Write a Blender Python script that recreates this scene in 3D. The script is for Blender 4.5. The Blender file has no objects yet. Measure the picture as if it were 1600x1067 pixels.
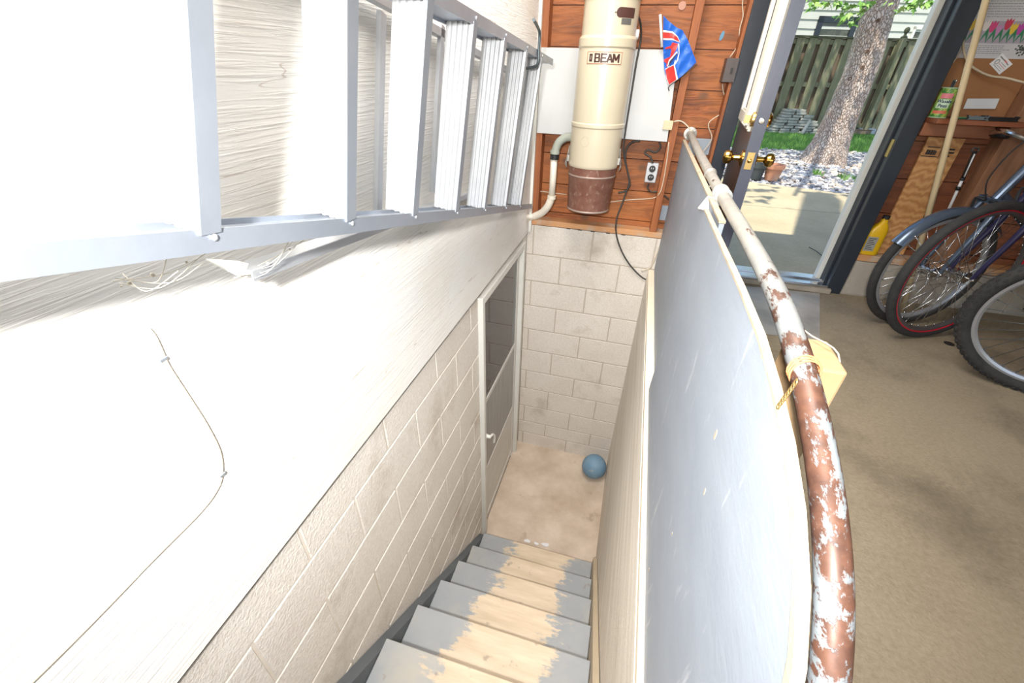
import bpy, bmesh, math, random
from mathutils import Vector, Matrix, noise
random.seed(7)
C = bpy.context.scene
COL = C.collection
PI = math.pi

# ------------------------------------------------------------------ camera
CR = Matrix(((0.962362070, -0.167434884, 0.214067292),
             (0.270568354, 0.516270890, -0.812562080),
             (0.025534526, 0.839898760, 0.542142110)))
CP = Vector((0.648785, -2.769141, 1.099877))
CF = 666.549
cd = bpy.data.cameras.new('camera')
cam = bpy.data.objects.new('camera', cd)
COL.objects.link(cam)
cam.matrix_world = Matrix.Translation(CP) @ CR.to_4x4()
cd.sensor_width = 36.0
cd.lens = CF * 36.0 / 1600.0
cd.clip_start = 0.03
cd.clip_end = 200
C.camera = cam

# ------------------------------------------------------------------ light
W = bpy.data.worlds.new('sky')
C.world = W
W.use_nodes = True
wn = W.node_tree
wn.nodes.clear()
sky = wn.nodes.new('ShaderNodeTexSky')
sky.sky_type = 'NISHITA'
sky.sun_disc = False
sky.sun_elevation = math.radians(52)
sky.sun_rotation = math.radians(200)
bg = wn.nodes.new('ShaderNodeBackground')
bg.inputs[1].default_value = 0.30
wo = wn.nodes.new('ShaderNodeOutputWorld')
wn.links.new(sky.outputs[0], bg.inputs[0])
wn.links.new(bg.outputs[0], wo.inputs[0])

def lamp(name, kind, loc, energy, color=(1, 1, 1), **kw):
    l = bpy.data.lights.new(name, kind)
    l.energy = energy
    l.color = color
    for k, a in kw.items():
        setattr(l, k, a)
    o = bpy.data.objects.new(name, l)
    o.location = loc
    COL.objects.link(o)
    return o

sun = lamp('sun', 'SUN', (0, 0, 8), 5.6, (1.0, 0.93, 0.80), angle=math.radians(0.6))
SUN_TO = Vector((0.14, 0.45, -1.0))             # the way the light travels
sun.rotation_euler = SUN_TO.to_track_quat('-Z', 'Y').to_euler()
# the photographer's flash, just above the lens, and a fill lamp over the stairs
flash = lamp('camera_flash', 'SPOT', (0.60, -2.95, 1.25), 185, (1.0, 0.985, 0.96),
             shadow_soft_size=0.035, spot_size=math.radians(114), spot_blend=1.0)
flash.rotation_euler = Vector((-0.17, 0.86, -0.60)).to_track_quat('-Z', 'Y').to_euler()
fill_lamp = lamp('stairwell_fill', 'AREA', (0.50, -1.4, 2.30), 50, (1.0, 0.96, 0.91), shape='RECTANGLE', size=0.8, size_y=1.6)  # added fill without a real source, brightens the stairwell
C.view_settings.view_transform = 'Standard'
C.view_settings.look = 'None'
C.view_settings.exposure = 0.35
C.view_settings.gamma = 1.0
C.view_settings.use_curve_mapping = False

# ------------------------------------------------------------------ helpers
def H(px, py, ax, val):
    """the point of the world plane ax = val that the photograph's pixel looks at"""
    d = CR @ Vector(((px - 800) / CF, -(py - 533.5) / CF, -1.0))
    i = 'xyz'.index(ax)
    return CP + d * ((val - CP[i]) / d[i])

def lerp(a, b, t):
    return a + (b - a) * t

MATS = {}
def nd(t, ty, **kw):
    n = t.nodes.new(ty)
    for k, a in kw.items():
        setattr(n, k, a)
    return n

def mixc(t, fac, a, b, blend='MIX'):
    m = nd(t, 'ShaderNodeMix', data_type='RGBA', blend_type=blend)
    for sock, val in ((m.inputs[0], fac), (m.inputs[6], a), (m.inputs[7], b)):
        if hasattr(val, 'links') or isinstance(val, bpy.types.NodeSocket):
            t.links.new(val, sock)
        else:
            sock.default_value = val if not isinstance(val, tuple) else (*val[:3], 1)
    return m.outputs[2]

def mth(t, op, a, b=None, c=None, clamp=False):
    m = nd(t, 'ShaderNodeMath', operation=op, use_clamp=clamp)
    for i, val in enumerate((a, b, c)):
        if val is None:
            continue
        if isinstance(val, bpy.types.NodeSocket):
            t.links.new(val, m.inputs[i])
        else:
            m.inputs[i].default_value = val
    return m.outputs[0]

def noisef(t, vec, scale, detail=5, rough=0.6, stretch=(1, 1, 1), lo=0.3, hi=0.7, dist=0.0):
    mp = nd(t, 'ShaderNodeMapping')
    mp.inputs[3].default_value = stretch
    t.links.new(vec, mp.inputs[0])
    n = nd(t, 'ShaderNodeTexNoise')
    n.inputs['Scale'].default_value = scale
    n.inputs['Detail'].default_value = detail
    n.inputs['Roughness'].default_value = rough
    n.inputs['Distortion'].default_value = dist
    t.links.new(mp.outputs[0], n.inputs[0])
    r = nd(t, 'ShaderNodeMapRange')
    r.inputs[1].default_value = lo
    r.inputs[2].default_value = hi
    t.links.new(n.outputs[0], r.inputs[0])
    return r.outputs[0]

def mat(name, c1, c2=None, scale=8, stretch=(1, 1, 1), rough=0.6, metal=0.0, bump=0.0, detail=6,
        lo=0.3, hi=0.7, spots=None, spot_scale=5, spot_lo=0.6, spot_hi=0.66, spot_stretch=(1, 1, 1),
        rvar=0.0, dist=0.0, coat=0.0, bscale=None, fine=None, spec=0.5):
    if name in MATS:
        return MATS[name]
    m = bpy.data.materials.new(name)
    m.use_nodes = True
    t = m.node_tree
    b = t.nodes['Principled BSDF']
    b.inputs['Roughness'].default_value = rough
    b.inputs['Metallic'].default_value = metal
    b.inputs['Specular IOR Level'].default_value = spec
    b.inputs['Coat Weight'].default_value = coat
    tc = nd(t, 'ShaderNodeTexCoord')
    v = tc.outputs['Object']
    c2 = c2 or tuple(x * 0.9 for x in c1)
    f = noisef(t, v, scale, detail, 0.6, stretch, lo, hi, dist)
    col = mixc(t, f, c1, c2)
    if fine:                                    # fine grain on top
        g = noisef(t, v, fine[0], 3, 0.7, stretch, 0.35, 0.65)
        col = mixc(t, mth(t, 'MULTIPLY', g, fine[2]), col, fine[1])
    if spots:
        s = noisef(t, v, spot_scale, 8, 0.65, spot_stretch, spot_lo, spot_hi)
        col = mixc(t, s, col, spots)
    t.links.new(col, b.inputs['Base Color'])
    if rvar:
        t.links.new(mth(t, 'MULTIPLY_ADD', f, rvar, rough), b.inputs['Roughness'])
    if bump:
        bp = nd(t, 'ShaderNodeBump')
        bp.inputs['Strength'].default_value = bump
        bp.inputs['Distance'].default_value = 0.004
        g = noisef(t, v, bscale or scale * 4, 6, 0.65, stretch, 0.2, 0.8)
        t.links.new(g, bp.inputs['Height'])
        t.links.new(bp.outputs[0], b.inputs['Normal'])
    MATS[name] = m
    m['_f'] = 0
    return m

def plain(name, c, rough=0.5, metal=0.0, **kw):
    return mat(name, c, tuple(x * 0.88 for x in c), rough=rough, metal=metal, **kw)

# --- mesh building
def tag(o, label=None, cat=None, group=None, kind=None):
    if label: o['label'] = label
    if cat: o['category'] = cat
    if group: o['group'] = group
    if kind: o['kind'] = kind
    return o

def thing(name, loc, label, cat, group=None):
    o = bpy.data.objects.new(name, None)
    o.location = loc
    o.empty_display_size = 0.1
    COL.objects.link(o)
    return tag(o, label, cat, group)

def wloc(o):
    p = Vector(o.location)
    while o.parent:
        o = o.parent
        p = p + Vector(o.location)
    return p

def obj(name, bm, m, parent=None, smooth=False, label=None, origin=None):
    me = bpy.data.meshes.new(name)
    if not smooth:
        pass
    bm.normal_update()
    vs = [v.co.copy() for v in bm.verts]
    if origin is None:
        if vs:
            lo = Vector((min(v.x for v in vs), min(v.y for v in vs), min(v.z for v in vs)))
            hi = Vector((max(v.x for v in vs), max(v.y for v in vs), max(v.z for v in vs)))
            origin = Vector(((lo.x + hi.x) / 2, (lo.y + hi.y) / 2, lo.z))
        else:
            origin = Vector((0, 0, 0))
    origin = Vector(origin)
    for v in bm.verts:
        v.co -= origin
    bm.to_mesh(me)
    bm.free()
    for mm in (m if isinstance(m, (list, tuple)) else [m]):
        me.materials.append(mm)
    if smooth:
        for p in me.polygons:
            p.use_smooth = True
        try:
            me.set_sharp_from_angle(angle=math.radians(22))
        except Exception:
            pass
    o = bpy.data.objects.new(name, me)
    COL.objects.link(o)
    if parent:
        o.parent = parent
        o.location = origin - wloc(parent)
    else:
        o.location = origin
    if label:
        o['label'] = label
    return o

def struct(name, bm, m, parent=None, origin=(0, 0, 0), **kw):
    o = obj(name, bm, m, parent, origin=origin, **kw)
    if not parent:
        o['kind'] = 'structure'
    return o

def B():
    return bmesh.new()

def box(bm, x0, x1, y0, y1, z0, z1, bev=0.0, mi=0):
    r = bmesh.ops.create_cube(bm, size=1.0)
    vs = r['verts']
    for v in vs:
        v.co = Vector((lerp(x0, x1, v.co.x + .5), lerp(y0, y1, v.co.y + .5), lerp(z0, z1, v.co.z + .5)))
    fs = list({f for v in vs for f in v.link_faces})
    for f in fs:
        f.material_index = mi
    if bev:
        es = list({e for v in vs for e in v.link_edges})
        rr = bmesh.ops.bevel(bm, geom=es, offset=bev, segments=2, affect='EDGES', profile=0.5)
        for f in rr['faces']:
            f.material_index = mi
    return bm

def obox(bm, p, q, w, h, up=Vector((0, 0, 1)), bev=0.0, mi=0, shift=(0, 0)):
    """a bar from p to q; w across, h along 'up'"""
    p, q = Vector(p), Vector(q)
    d = (q - p)
    L = d.length
    d.normalize()
    s = d.cross(Vector(up)).normalized()
    u = s.cross(d).normalized()
    r = bmesh.ops.create_cube(bm, size=1.0)
    for v in r['verts']:
        c = v.co.copy()
        v.co = p + d * ((c.x + .5) * L) + s * (c.y * w + shift[0]) + u * (c.z * h + shift[1])
    for f in {f for v in r['verts'] for f in v.link_faces}:
        f.material_index = mi
    if bev:
        es = list({e for v in r['verts'] for e in v.link_edges})
        bmesh.ops.bevel(bm, geom=es, offset=bev, segments=2, affect='EDGES')
    bmesh.ops.recalc_face_normals(bm, faces=bm.faces[:])
    return bm

def smooth_path(pts, n=8, closed=False):
    pts = [Vector(p) for p in pts]
    if len(pts) < 3:
        return pts
    out = []
    for i in range(len(pts) - 1):
        p0 = pts[max(i - 1, 0)]; p1 = pts[i]; p2 = pts[i + 1]; p3 = pts[min(i + 2, len(pts) - 1)]
        for k in range(n):
            t = k / n
            out.append(0.5 * ((2 * p1) + (p2 - p0) * t + (2 * p0 - 5 * p1 + 4 * p2 - p3) * t * t + (3 * p1 - p0 - 3 * p2 + p3) * t ** 3))
    out.append(pts[-1])
    return out

def tube(bm, pts, r, seg=10, cap=True, closed=False, rs=None, mi=0):
    pts = [Vector(p) for p in pts]
    n = len(pts)
    rings = []
    prev = None
    for i, p in enumerate(pts):
        if closed:
            d = (pts[(i + 1) % n] - pts[i - 1])
        else:
            d = pts[min(i + 1, n - 1)] - pts[max(i - 1, 0)]
        d.normalize()
        if prev is None:
            a = d.orthogonal().normalized()
        else:
            a = (prev - d * prev.dot(d))
            if a.length < 1e-6:
                a = d.orthogonal()
            a.normalize()
        prev = a
        b = d.cross(a)
        rr = rs[i] if rs else r
        rings.append([bm.verts.new(p + (a * math.cos(2 * PI * k / seg) + b * math.sin(2 * PI * k / seg)) * rr) for k in range(seg)])
    m = n if closed else n - 1
    for i in range(m):
        A, Bq = rings[i], rings[(i + 1) % n]
        if closed and i == n - 1:
            # match the twist of the seam
            off = min(range(seg), key=lambda o: (A[0].co - Bq[o].co).length)
            Bq = Bq[off:] + Bq[:off]
        for k in range(seg):
            f = bm.faces.new((A[k], A[(k + 1) % seg], Bq[(k + 1) % seg], Bq[k]))
            f.material_index = mi
            f.smooth = True
    if cap and not closed:
        for rg, rev in ((rings[0], True), (rings[-1], False)):
            f = bm.faces.new(rg[::-1] if rev else rg)
            f.material_index = mi
    return bm

def lathe(bm, prof, o, axis=(0, 0, 1), seg=32, capb=True, capt=True, mi=0):
    """prof: (radius, height) pairs along axis from o"""
    o = Vector(o)
    ax = Vector(axis).normalized()
    a = ax.orthogonal().normalized()
    if abs(ax.z) > 0.99:
        a = Vector((1, 0, 0))
    b = ax.cross(a)
    rings = [[bm.verts.new(o + ax * h + (a * math.cos(2 * PI * k / seg) + b * math.sin(2 * PI * k / seg)) * max(r, 1e-4)) for k in range(seg)] for r, h in prof]
    for A, Bq in zip(rings, rings[1:]):
        for k in range(seg):
            f = bm.faces.new((A[k], A[(k + 1) % seg], Bq[(k + 1) % seg], Bq[k]))
            f.material_index = mi
            f.smooth = True
    if capb:
        bm.faces.new(rings[0][::-1]).material_index = mi
    if capt:
        bm.faces.new(rings[-1]).material_index = mi
    return bm

def prism(bm, pts, n, th, mi=0):
    """polygon of points pushed by th along n"""
    n = Vector(n).normalized() * th
    a = [bm.verts.new(Vector(p)) for p in pts]
    b = [bm.verts.new(Vector(p) + n) for p in pts]
    fs = [bm.faces.new(a), bm.faces.new(b[::-1])]
    for i in range(len(a)):
        j = (i + 1) % len(a)
        fs.append(bm.faces.new((a[i], b[i], b[j], a[j])))
    for f in fs:
        f.material_index = mi
    bmesh.ops.recalc_face_normals(bm, faces=fs)
    return bm

def ball(bm, c, r, seg=24, rg=14, sc=(1, 1, 1)):
    rr = bmesh.ops.create_uvsphere(bm, u_segments=seg, v_segments=rg, radius=r)
    for v in rr['verts']:
        v.co = Vector((v.co.x * sc[0], v.co.y * sc[1], v.co.z * sc[2])) + Vector(c)
    for f in {f for v in rr['verts'] for f in v.link_faces}:
        f.smooth = True
    return bm

def text_bm(txt, size, depth=0.0006, bold=0.0):
    cu = bpy.data.curves.new('lettering', 'FONT')
    cu.body = txt
    cu.size = size
    cu.extrude = depth
    cu.offset = bold
    cu.align_x = 'CENTER'
    cu.align_y = 'CENTER'
    cu.resolution_u = 4
    o = bpy.data.objects.new('lettering', cu)
    COL.objects.link(o)
    dg = bpy.context.evaluated_depsgraph_get()
    dg.update()
    me = bpy.data.meshes.new_from_object(o.evaluated_get(dg))
    bm = bmesh.new()
    bm.from_mesh(me)
    bpy.data.objects.remove(o)
    bpy.data.curves.remove(cu)
    bpy.data.meshes.remove(me)
    return bm

def place(bm, o, xa, ya):
    """lay a flat text mesh (x right, y up) at o along the axes xa, ya"""
    xa, ya = Vector(xa).normalized(), Vector(ya).normalized()
    za = xa.cross(ya)
    for v in bm.verts:
        v.co = Vector(o) + xa * v.co.x + ya * v.co.y + za * v.co.z
    return bm

def copy_tree(o, parent=None):
    c = o.copy()
    COL.objects.link(c)
    c.parent = parent
    for ch in list(o.children):
        copy_tree(ch, c)
    return c

# ------------------------------------------------------------------ materials
BEIGE = (0.66, 0.585, 0.50)
def block_mat():
    m = mat('painted_block', (0.79, 0.745, 0.685), (0.70, 0.645, 0.575), scale=2.5, rough=0.85, bump=0.9, bscale=110,
            spots=(0.44, 0.36, 0.28), spot_scale=3.4, spot_lo=0.54, spot_hi=0.80, fine=(70, (0.50, 0.43, 0.35), 0.34))
    return m
M_BLOCK = block_mat()
M_MORTAR = plain('block_joint', (0.52, 0.45, 0.375), 0.9, bump=0.4)
M_FORM = mat('board_formed_concrete', (0.84, 0.79, 0.71), (0.66, 0.59, 0.50), scale=7, stretch=(1, .13, 3), rough=0.85, bump=0.7,
             spots=(0.36, 0.30, 0.24), spot_scale=9, spot_stretch=(1, .2, 3), spot_lo=0.62, spot_hi=0.78)
M_CURB = mat('cream_curb', (0.80, 0.70, 0.55), (0.70, 0.60, 0.46), scale=6, rough=0.7, bump=0.3)
M_FLOOR = mat('garage_concrete', (0.29, 0.235, 0.155), (0.215, 0.17, 0.11), scale=2.0, rough=0.75, bump=0.5, bscale=120,
              spots=(0.10, 0.078, 0.052), spot_scale=2.2, spot_lo=0.50, spot_hi=0.80, fine=(70, (0.36, 0.295, 0.21), 0.5))
M_LAND = mat('landing_concrete', (0.66, 0.55, 0.45), (0.46, 0.36, 0.27), scale=5, rough=0.9, bump=0.4, bscale=80,
             spots=(0.34, 0.26, 0.19), spot_scale=6, spot_lo=0.62, spot_hi=0.76)
M_PATIO = mat('patio_concrete', (0.50, 0.42, 0.27), (0.38, 0.325, 0.20), scale=2, rough=0.9, bump=0.3, bscale=90,
              fine=(50, (0.25, 0.22, 0.16), 0.3))

def siding_mat():
    m = bpy.data.materials.new('painted_plywood_siding')
    m.use_nodes = True
    t = m.node_tree
    b = t.nodes['Principled BSDF']
    b.inputs['Roughness'].default_value = 0.6
    v = nd(t, 'ShaderNodeTexCoord').outputs['Object']
    grain = noisef(t, v, 3.2, 6, 0.6, (1, 0.9, 9), 0.35, 0.7, 1.2)
    fineg = noisef(t, v, 16, 4, 0.6, (1, 0.35, 11), 0.45, 0.75, 0.3)
    warm = noisef(t, v, 1.6, 5, 0.6, (1, 1, 1.5), 0.45, 0.8)
    col = mixc(t, warm, (0.80, 0.79, 0.76), (0.76, 0.70, 0.61))
    col = mixc(t, mth(t, 'MULTIPLY', mth(t, 'POWER', fineg, 3.0), 0.22), col, (0.66, 0.58, 0.49))
    # dark cracks that follow the grain
    cr = nd(t, 'ShaderNodeMath', operation='COMPARE')
    t.links.new(noisef(t, v, 1.5, 3, 0.5, (1, 0.55, 8), 0.0, 1.0, 0.5), cr.inputs[0])
    cr.inputs[1].default_value = 0.60
    cr.inputs[2].default_value = 0.0028
    col = mixc(t, mth(t, 'MULTIPLY', cr.outputs[0], 0.45), col, (0.42, 0.32, 0.25))
    t.links.new(col, b.inputs['Base Color'])
    bp = nd(t, 'ShaderNodeBump')
    bp.inputs['Strength'].default_value = 0.5
    bp.inputs['Distance'].default_value = 0.002
    t.links.new(fineg, bp.inputs['Height'])
    t.links.new(bp.outputs[0], b.inputs['Normal'])
    return m
M_SIDING = siding_mat()

def board_mat(name, c1, c2, c3, period, z0=0.0, knots=True, rough=0.55, grain=1.0, axis='Z', kdark=(0.13, 0.055, 0.02)):
    """boards side by side: every board gets its own tone, grain and knots"""
    m = bpy.data.materials.new(name)
    m.use_nodes = True
    t = m.node_tree
    b = t.nodes['Principled BSDF']
    b.inputs['Roughness'].default_value = rough
    v = nd(t, 'ShaderNodeTexCoord').outputs['Object']
    sx = nd(t, 'ShaderNodeSeparateXYZ')
    t.links.new(v, sx.inputs[0])
    ax = sx.outputs[axis]
    cell = mth(t, 'FLOOR', mth(t, 'DIVIDE', mth(t, 'SUBTRACT', ax, z0), period))
    wn_ = nd(t, 'ShaderNodeTexWhiteNoise', noise_dimensions='1D')
    t.links.new(cell, wn_.inputs['W'])
    st = (1.2, 1.2, 9 * grain) if axis == 'Z' else (9 * grain, 9 * grain, 1.2)
    shift = nd(t, 'ShaderNodeVectorMath', operation='ADD')
    cx = nd(t, 'ShaderNodeCombineXYZ')
    t.links.new(mth(t, 'MULTIPLY', wn_.outputs[0], 13.0), cx.inputs[0])
    t.links.new(mth(t, 'MULTIPLY', wn_.outputs[0], 7.0), cx.inputs[2])
    t.links.new(v, shift.inputs[0])
    t.links.new(cx.outputs[0], shift.inputs[1])
    vv = shift.outputs[0]
    g = noisef(t, vv, 3.0, 8, 0.62, st, 0.42, 0.62, 1.5)
    g2 = noisef(t, vv, 2.2, 4, 0.6, (1, 1, 1.6), 0.35, 0.75)
    col = mixc(t, g, c1, c2)
    col = mixc(t, mth(t, 'MULTIPLY', g2, 0.75), col, c3)
    col = mixc(t, mth(t, 'MULTIPLY', wn_.outputs[0], 0.35), col, tuple(x * 0.55 for x in c1))
    if knots:
        vo = nd(t, 'ShaderNodeTexVoronoi')
        vo.inputs['Scale'].default_value = 4.2
        mk = nd(t, 'ShaderNodeMapping'); mk.inputs[3].default_value = (1, .05, 1.3)
        t.links.new(vv, mk.inputs[0])
        t.links.new(mk.outputs[0], vo.inputs[0])
        k = nd(t, 'ShaderNodeMapRange')
        k.inputs[1].default_value = 0.06
        k.inputs[2].default_value = 0.16
        k.inputs[3].default_value = 0.85
        k.inputs[4].default_value = 0.0
        t.links.new(vo.outputs['Distance'], k.inputs[0])
        col = mixc(t, k.outputs[0], col, kdark)
    t.links.new(col, b.inputs['Base Color'])
    bp = nd(t, 'ShaderNodeBump')
    bp.inputs['Strength'].default_value = 0.35
    bp.inputs['Distance'].default_value = 0.003
    t.links.new(g, bp.inputs['Height'])
    t.links.new(bp.outputs[0], b.inputs['Normal'])
    MATS[name] = m
    return m
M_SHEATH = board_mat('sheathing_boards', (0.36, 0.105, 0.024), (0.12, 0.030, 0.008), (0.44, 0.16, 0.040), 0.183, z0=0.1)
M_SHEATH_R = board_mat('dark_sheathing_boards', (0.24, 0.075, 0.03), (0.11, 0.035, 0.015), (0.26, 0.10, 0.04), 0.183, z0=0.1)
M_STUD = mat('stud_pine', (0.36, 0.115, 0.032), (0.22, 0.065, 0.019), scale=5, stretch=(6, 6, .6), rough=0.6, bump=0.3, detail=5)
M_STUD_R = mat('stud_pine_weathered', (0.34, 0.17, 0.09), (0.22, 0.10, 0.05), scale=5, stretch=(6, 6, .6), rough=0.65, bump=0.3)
M_SILL = mat('sill_pine', (0.62, 0.33, 0.15), (0.44, 0.20, 0.08), scale=4, stretch=(.6, 5, 5), rough=0.65, bump=0.3,
             spots=(0.45, 0.37, 0.29), spot_scale=4, spot_lo=0.5, spot_hi=0.62)
M_WHITEBOARD = mat('white_painted_board', (0.54, 0.55, 0.55), (0.48, 0.49, 0.49), scale=3, rough=0.5, spots=(0.42, 0.40, 0.38),
                   spot_scale=11, spot_lo=0.68, spot_hi=0.76, bump=0.15)
M_GREYBOARD = plain('grey_painted_board', (0.30, 0.345, 0.40), 0.5, bump=0.2)
M_SLATE = mat('slate_paint', (0.020, 0.027, 0.038), (0.014, 0.019, 0.028), scale=4, rough=0.45, bump=0.1,
              spots=(0.16, 0.17, 0.18), spot_scale=14, spot_lo=0.70, spot_hi=0.76)
M_SLATE2 = mat('slate_paint_light', (0.075, 0.082, 0.115), (0.06, 0.067, 0.095), scale=4, rough=0.35, bump=0.1)
M_WHITE = mat('white_trim', (0.72, 0.71, 0.66), (0.62, 0.61, 0.56), scale=3, rough=0.45, bump=0.05)
M_IVORY = plain('ivory_vinyl', (0.72, 0.71, 0.62), 0.4)
M_ALU = mat('aluminium', (0.60, 0.62, 0.65), (0.52, 0.54, 0.57), scale=5, stretch=(1, .5, 1), rough=0.42, metal=0.75, bump=0.08,
            spots=(0.70, 0.70, 0.70), spot_scale=20, spot_lo=0.62, spot_hi=0.72)
M_ALU_D = mat('aluminium_side', (0.46, 0.50, 0.56), (0.38, 0.42, 0.48), scale=6, rough=0.45, metal=0.8, bump=0.08)
M_TREAD = mat('ribbed_aluminium', (0.52, 0.53, 0.54), (0.43, 0.44, 0.455), scale=5, rough=0.45, metal=0.35, bump=0.05,
              spots=(0.50, 0.46, 0.40), spot_scale=26, spot_lo=0.72, spot_hi=0.78)
M_BRASS = plain('brass', (0.80, 0.50, 0.13), 0.16, 1.0)
M_BRASS_D = plain('dull_brass', (0.55, 0.38, 0.15), 0.35, 0.9)
M_STEEL = plain('dark_steel', (0.10, 0.12, 0.13), 0.45, 0.6)
M_CHROME = plain('chrome', (0.75, 0.75, 0.74), 0.2, 1.0)
M_GALV = mat('galvanised_steel', (0.44, 0.42, 0.39), (0.32, 0.30, 0.27), scale=16, rough=0.4, metal=0.6, bump=0.15)
M_CREAM = mat('cream_enamel', (0.56, 0.495, 0.37), (0.52, 0.455, 0.335), scale=2, rough=0.28, coat=0.3)
M_BROWN = mat('scratched_brown_enamel', (0.17, 0.065, 0.045), (0.24, 0.12, 0.085), scale=22, rough=0.4, metal=0.2, bump=0.1,
              spots=(0.36, 0.26, 0.20), spot_scale=60, spot_lo=0.56, spot_hi=0.7, spot_stretch=(1, 1, .5))
M_BLACK = plain('black_plastic', (0.018, 0.018, 0.02), 0.4)
M_RUBBER = mat('black_rubber', (0.020, 0.020, 0.020), (0.038, 0.036, 0.033), scale=14, rough=0.8, bump=0.5, bscale=120)
M_CORD = plain('dark_cord', (0.05, 0.045, 0.04), 0.5)
M_WIRE = plain('cream_wire', (0.60, 0.52, 0.40), 0.5)
M_PVC = mat('white_pvc', (0.72, 0.68, 0.60), (0.62, 0.55, 0.44), scale=7, rough=0.4, spots=(0.50, 0.36, 0.22), spot_scale=14,
            spot_lo=0.62, spot_hi=0.7)
M_PVC_G = plain('grey_pvc', (0.34, 0.36, 0.31), 0.35)
M_BLUE = plain('flag_blue', (0.012, 0.12, 0.56), 0.42)
M_RED = plain('flag_red', (0.72, 0.04, 0.035), 0.45)
M_FWHITE = plain('flag_white', (0.78, 0.78, 0.80), 0.5)
M_GLASS = bpy.data.materials.new('window_glass')
M_GLASS.use_nodes = True
_t = M_GLASS.node_tree
_t.nodes.clear()
_tr = nd(_t, 'ShaderNodeBsdfTransparent'); _tr.inputs[0].default_value = (0.93, 0.95, 0.94, 1)
_gl = nd(_t, 'ShaderNodeBsdfGlossy'); _gl.inputs['Roughness'].default_value = 0.03
_fr = nd(_t, 'ShaderNodeFresnel'); _fr.inputs[0].default_value = 1.9
_mx = nd(_t, 'ShaderNodeMixShader'); _ou = nd(_t, 'ShaderNodeOutputMaterial')
_t.links.new(_fr.outputs[0], _mx.inputs[0]); _t.links.new(_tr.outputs[0], _mx.inputs[1])
_t.links.new(_gl.outputs[0], _mx.inputs[2]); _t.links.new(_mx.outputs[0], _ou.inputs[0])

# painted plywood of the guard: scuffed light blue grey
M_GUARD = mat('blue_grey_plywood', (0.30, 0.34, 0.39), (0.245, 0.28, 0.335), scale=3, stretch=(1, .8, 2.2), rough=0.55, bump=0.12, bscale=30,
              spots=(0.46, 0.49, 0.52), spot_scale=13, spot_lo=0.60, spot_hi=0.72, spot_stretch=(1, 1.6, .35), fine=(40, (0.29, 0.32, 0.39), 0.35))
M_PLYEDGE = mat('plywood_edge', (0.50, 0.42, 0.31), (0.40, 0.32, 0.22), scale=20, rough=0.7, bump=0.2)

def rust_pipe():
    m = bpy.data.materials.new('rusty_painted_pipe')
    m.use_nodes = True
    t = m.node_tree
    b = t.nodes['Principled BSDF']
    v = nd(t, 'ShaderNodeTexCoord').outputs['Object']
    sx = nd(t, 'ShaderNodeSeparateXYZ'); t.links.new(v, sx.inputs[0])
    # the rust starts where hands reach, towards the stair head (object y = world y)
    r = nd(t, 'ShaderNodeMapRange'); r.inputs[1].default_value = -1.7; r.inputs[2].default_value = -2.35
    t.links.new(sx.outputs[1], r.inputs[0])
    n1 = noisef(t, v, 38, 10, 0.75, (1, .35, 1), 0.0, 1.0)
    thr = mth(t, 'MULTIPLY_ADD', r.outputs[0], -0.17, 0.62)
    rust = mth(t, 'MULTIPLY', mth(t, 'SUBTRACT', n1, thr), 30, clamp=True)
    gal = mixc(t, noisef(t, v, 30, 5), (0.40, 0.38, 0.34), (0.30, 0.285, 0.26))
    pale = mixc(t, noisef(t, v, 14, 5), (0.27, 0.295, 0.31), (0.17, 0.19, 0.20))
    base = mixc(t, r.outputs[0], gal, pale)
    rc = mixc(t, noisef(t, v, 50, 5), (0.145, 0.068, 0.043), (0.065, 0.033, 0.024))
    col = mixc(t, rust, base, rc)
    t.links.new(col, b.inputs['Base Color'])
    b.inputs['Roughness'].default_value = 0.42
    b.inputs['Metallic'].default_value = 0.15
    bp = nd(t, 'ShaderNodeBump'); bp.inputs['Strength'].default_value = 0.4; bp.inputs['Distance'].default_value = 0.001
    bp.invert = True
    t.links.new(rust, bp.inputs['Height']); t.links.new(bp.outputs[0], b.inputs['Normal'])
    return m
M_PIPE = rust_pipe()

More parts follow.
